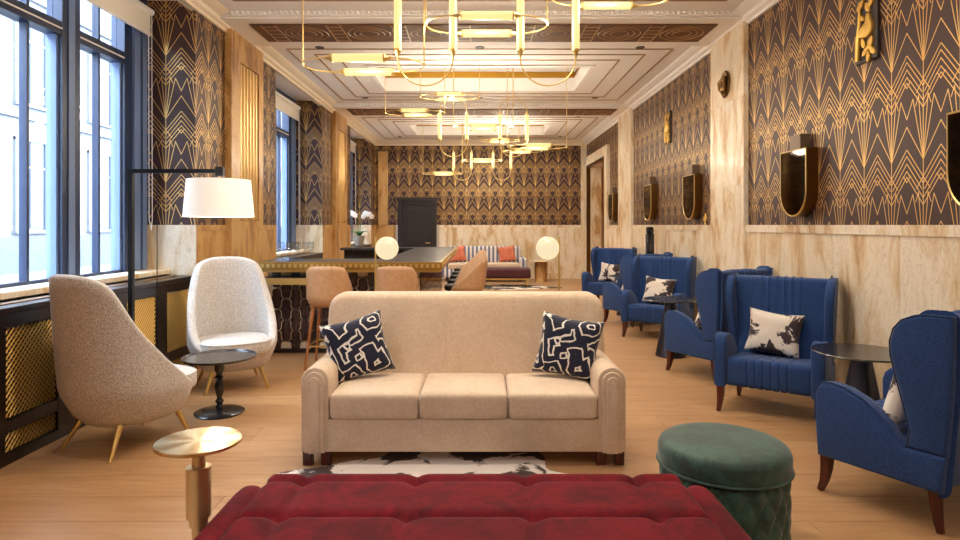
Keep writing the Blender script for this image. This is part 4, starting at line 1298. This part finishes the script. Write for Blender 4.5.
def bird_panel(label, y, z):
    t = thing('bird_relief', label, 'relief', (XR-0.006, y, z), 0, 'gilded bird reliefs on the right wall')
    MB().rbox(-0.025, 0.0, -0.135, 0.135, 0.0, 0.50, 0.003, 1).obj('plaque', 'greyplate', t, 30)
    def F(pts): return [(-0.04, -p[0], p[1]) for p in pts]     # seen from the room, +first coordinate = towards the far end -> left
    br = MB().tube([(-0.035, 0.085, 0.0+0.02), (-0.04, 0.07, 0.16), (-0.04, 0.05, 0.30), (-0.035, 0.06, 0.47)], [0.02, 0.022, 0.016, 0.01], 8).obj('branch', 'gilt', t, 50)
    body = [(0.10, 0.20), (0.11, 0.25), (0.085, 0.30), (0.075, 0.345), (0.05, 0.355), (0.035, 0.33), (0.03, 0.29), (-0.02, 0.265), (-0.07, 0.24), (-0.09, 0.20), (-0.03, 0.19), (0.04, 0.17)]
    MB().prism([(-p[0]*1.0+0.0, p[1]) for p in body][::-1], -0.055, -0.02, 'x', 0.008, 2).obj('bird', 'gilt', t, 50)
    lm = None
    for (a, z_, r, s_) in ((0.08, 0.43, 0.6, 1.0), (0.04, 0.40, -0.5, 0.9), (-0.05, 0.44, 0.9, 1.0), (-0.03, 0.34, -0.9, 0.8), (0.07, 0.12, 0.4, 1.1), (0.10, 0.06, -0.7, 0.9), (0.02, 0.07, 1.0, 1.0), (-0.01, 0.14, -0.3, 0.9), (0.05, 0.02, 0.1, 0.8)):
        if lm is None:
            o = MB().prism([(0.0, 0.055), (0.02, 0.03), (0.026, 0.0), (0.018, -0.03), (0.0, -0.05), (-0.018, -0.03), (-0.026, 0.0), (-0.02, 0.03)], -0.045, -0.022, 'x', 0.006, 2).obj('gilt_leaf', 'gilt', t, 50); lm = o.data
        else: o = inst('gilt_leaf', lm, t)
        o.location = (0, -a, z_); o.rotation_euler = (r, 0, 0); o.scale = (1, s_, s_)
    return t
bp = bird_panel('gilded bird relief above the second wing chair on dark plaque', 4.74, 2.75)
dup(bp, 'gilded bird relief on the wall beyond the near pilaster', (XR-0.006, 9.75, 2.78))

def medallion():
    t = thing('medallion', 'dark bronze round mask medallion high on the near marble pilaster', 'medallion', (XR-0.06, 7.36, 3.17))
    MB().lathe([(0.0, 0.0), (0.13, 0.0), (0.14, 0.012), (0.125, 0.026), (0.11, 0.02), (0.0, 0.02)], 32, Matrix.Scale(1.15, 4, (0, 0, 1)) @ T(0, 0, 0, 0, R(-90), 0), False).obj('disc', 'bronze', t, 40)
    MB().soft(-0.03, 0, 0.0, 0.05, 0.13, 0.18, 0.025, 0.0, 6).obj('face', 'bronze', t, 60)
    MB().rbox(-0.07, -0.04, -0.015, 0.015, -0.03, 0.04, 0.008, 2).obj('nose', 'bronze', t, 40)
    for sg in (-1, 1):
        MB().soft(-0.055, sg*0.033, 0.035, 0.014, 0.03, 0.018, 0.006, 0, 3).obj('eye', 'gilt', t, 60)
        MB().tube([(-0.03, sg*0.06, 0.08), (-0.05, sg*0.09, 0.03), (-0.045, sg*0.085, -0.05), (-0.03, sg*0.05, -0.10)], [0.012, 0.02, 0.018, 0.01], 8).obj('mane_curl', 'bronze', t)
    MB().rbox(-0.058, -0.045, -0.03, 0.03, -0.065, -0.05, 0.004, 1).obj('mouth', 'gilt', t, 30)
medallion()
def knob():
    t = thing('wall_finial', 'small brass ornament on the marble ledge beside the near pilaster', 'ornament', (XR-0.016, 8.15, 1.5))
    MB().lathe([(0.012, 0.0), (0.013, 0.02), (0.006, 0.03), (0.013, 0.06), (0.015, 0.09), (0.008, 0.115), (0.012, 0.135), (0.0, 0.16)], 16).obj('turned_body', 'gilt', t, 50)
    for sg in (-1, 1):
        MB().tube([(0, 0, 0.05), (0, sg*0.04, 0.06), (0, sg*0.055, 0.09), (0, sg*0.035, 0.11)], 0.007, 6).obj('scroll', 'gilt', t)
knob()

# ================================================================== PENDANT LIGHTS
LW = 0.205       # half width (bend radius) of the brass loops
TL = 0.36        # tube length
def tube_light(t, A, B):
    """glowing ribbed tube between A and B with brass cones"""
    A, B = Vector(A), Vector(B); d = (B-A).normalized()
    q = d.to_track_quat('Z', 'Y').to_matrix().to_4x4()
    m_ = Matrix.Translation((A+B)/2) @ q
    h = TL/2
    g = MB().lathe([(0.0, -h), (0.027, -h), (0.029, -h+0.008), (0.029, h-0.008), (0.027, h), (0.0, h)], 20, m_, False).obj('glow_tube', 'tube', t, 40)
    for sg in (-1, 1):
        MB().lathe([(0.031, 0), (0.031, 0.012), (0.022, 0.016), (0.006, 0.062)], 16, m_ @ T(0, 0, sg*h) @ (Matrix.Identity(4) if sg > 0 else Matrix.Rotation(PI, 4, 'X'))).obj('end_cap', 'brass', t, 40)
def stadium(hl, r, n=16):
    return [(hl + r*math.sin(a), -r*math.cos(a)) for a in [PI*k/n for k in range(n+1)]] + [(-hl - r*math.sin(a), r*math.cos(a)) for a in [PI*k/n for k in range(n+1)]]
def loop_light(t):
    ld = bpy.data.lights.new('loop_glow', 'POINT'); ld.energy = PEND_W; ld.color = (1.0, 0.88, 0.70); ld.shadow_soft_size = 0.12
    lo = bpy.data.objects.new('loop_glow', ld); C.objects.link(lo); lo.parent = t
def flat_loop(label, x, y, z):
    t = thing('pendant_lamp', label, 'pendant', (x, y, z), 0, 'brass loop pendants with glowing tubes')
    hl = 0.245; loop_light(t)
    MB().tube([(p[0], p[1], 0) for p in stadium(hl, LW)], 0.0055, 8, True).obj('loop', 'brass', t)
    for sg in (-1, 1):
        tube_light(t, (-0.1, sg*LW, 0), (0.1, sg*LW, 0))
        MB().tube([(sg*(hl+LW), 0, 0), (sg*(hl+LW), 0, 4.16-z)], 0.005, 6).obj('rod', 'brass', t)
        MB().lathe([(0.0, -0.012), (0.009, -0.006), (0.009, 0.016), (0.0, 0.02)], 10, T(sg*(hl+LW), 0, 0), False).obj('joint', 'brass', t)
    return t
def tall_loop(label, x, y, z):
    t = thing('pendant_lamp', label, 'pendant', (x, y, z), 0, 'brass loop pendants with glowing tubes')
    hl = 0.245; loop_light(t)
    MB().tube([(p[1], 0, p[0]) for p in stadium(hl, LW)], 0.0055, 8, True).obj('loop', 'brass', t)
    for sg in (-1, 1): tube_light(t, (sg*LW, 0, -0.1), (sg*LW, 0, 0.1))
    MB().tube([(0, 0, hl+LW), (0, 0, 4.16-z)], 0.005, 6).obj('rod', 'brass', t)
    MB().lathe([(0.0, 4.135-z), (0.03, 4.135-z), (0.03, 4.16-z), (0.0, 4.16-z)], 16, None, False).obj('canopy', 'brass', t, 30)
    return t
proto_f = {}; 
def cluster(y, mir, name):
    s_ = -1 if mir else 1
    for (x, z, w) in ((-0.865, 2.685, 'lowest'), (0.05*s_, 2.985, 'central'), (0.985, 3.20, 'upper'), (0.455, 3.445, 'topmost')):
        flat_loop('%s horizontal brass loop with two glowing tubes in the %s cluster' % (w, name), s_*x, y, z)
    tall_loop('left upright brass loop with two glowing tubes in the %s cluster' % name, -0.405, y, 2.984)
    tall_loop('right upright brass loop with two glowing tubes in the %s cluster' % name, 0.505, y, 2.984)
    # the light those tubes throw into the room
cluster(4.60, False, 'nearest')
cluster(9.40, True, 'middle')
cluster(14.30, False, 'farthest')
bpy.context.view_layer.update()
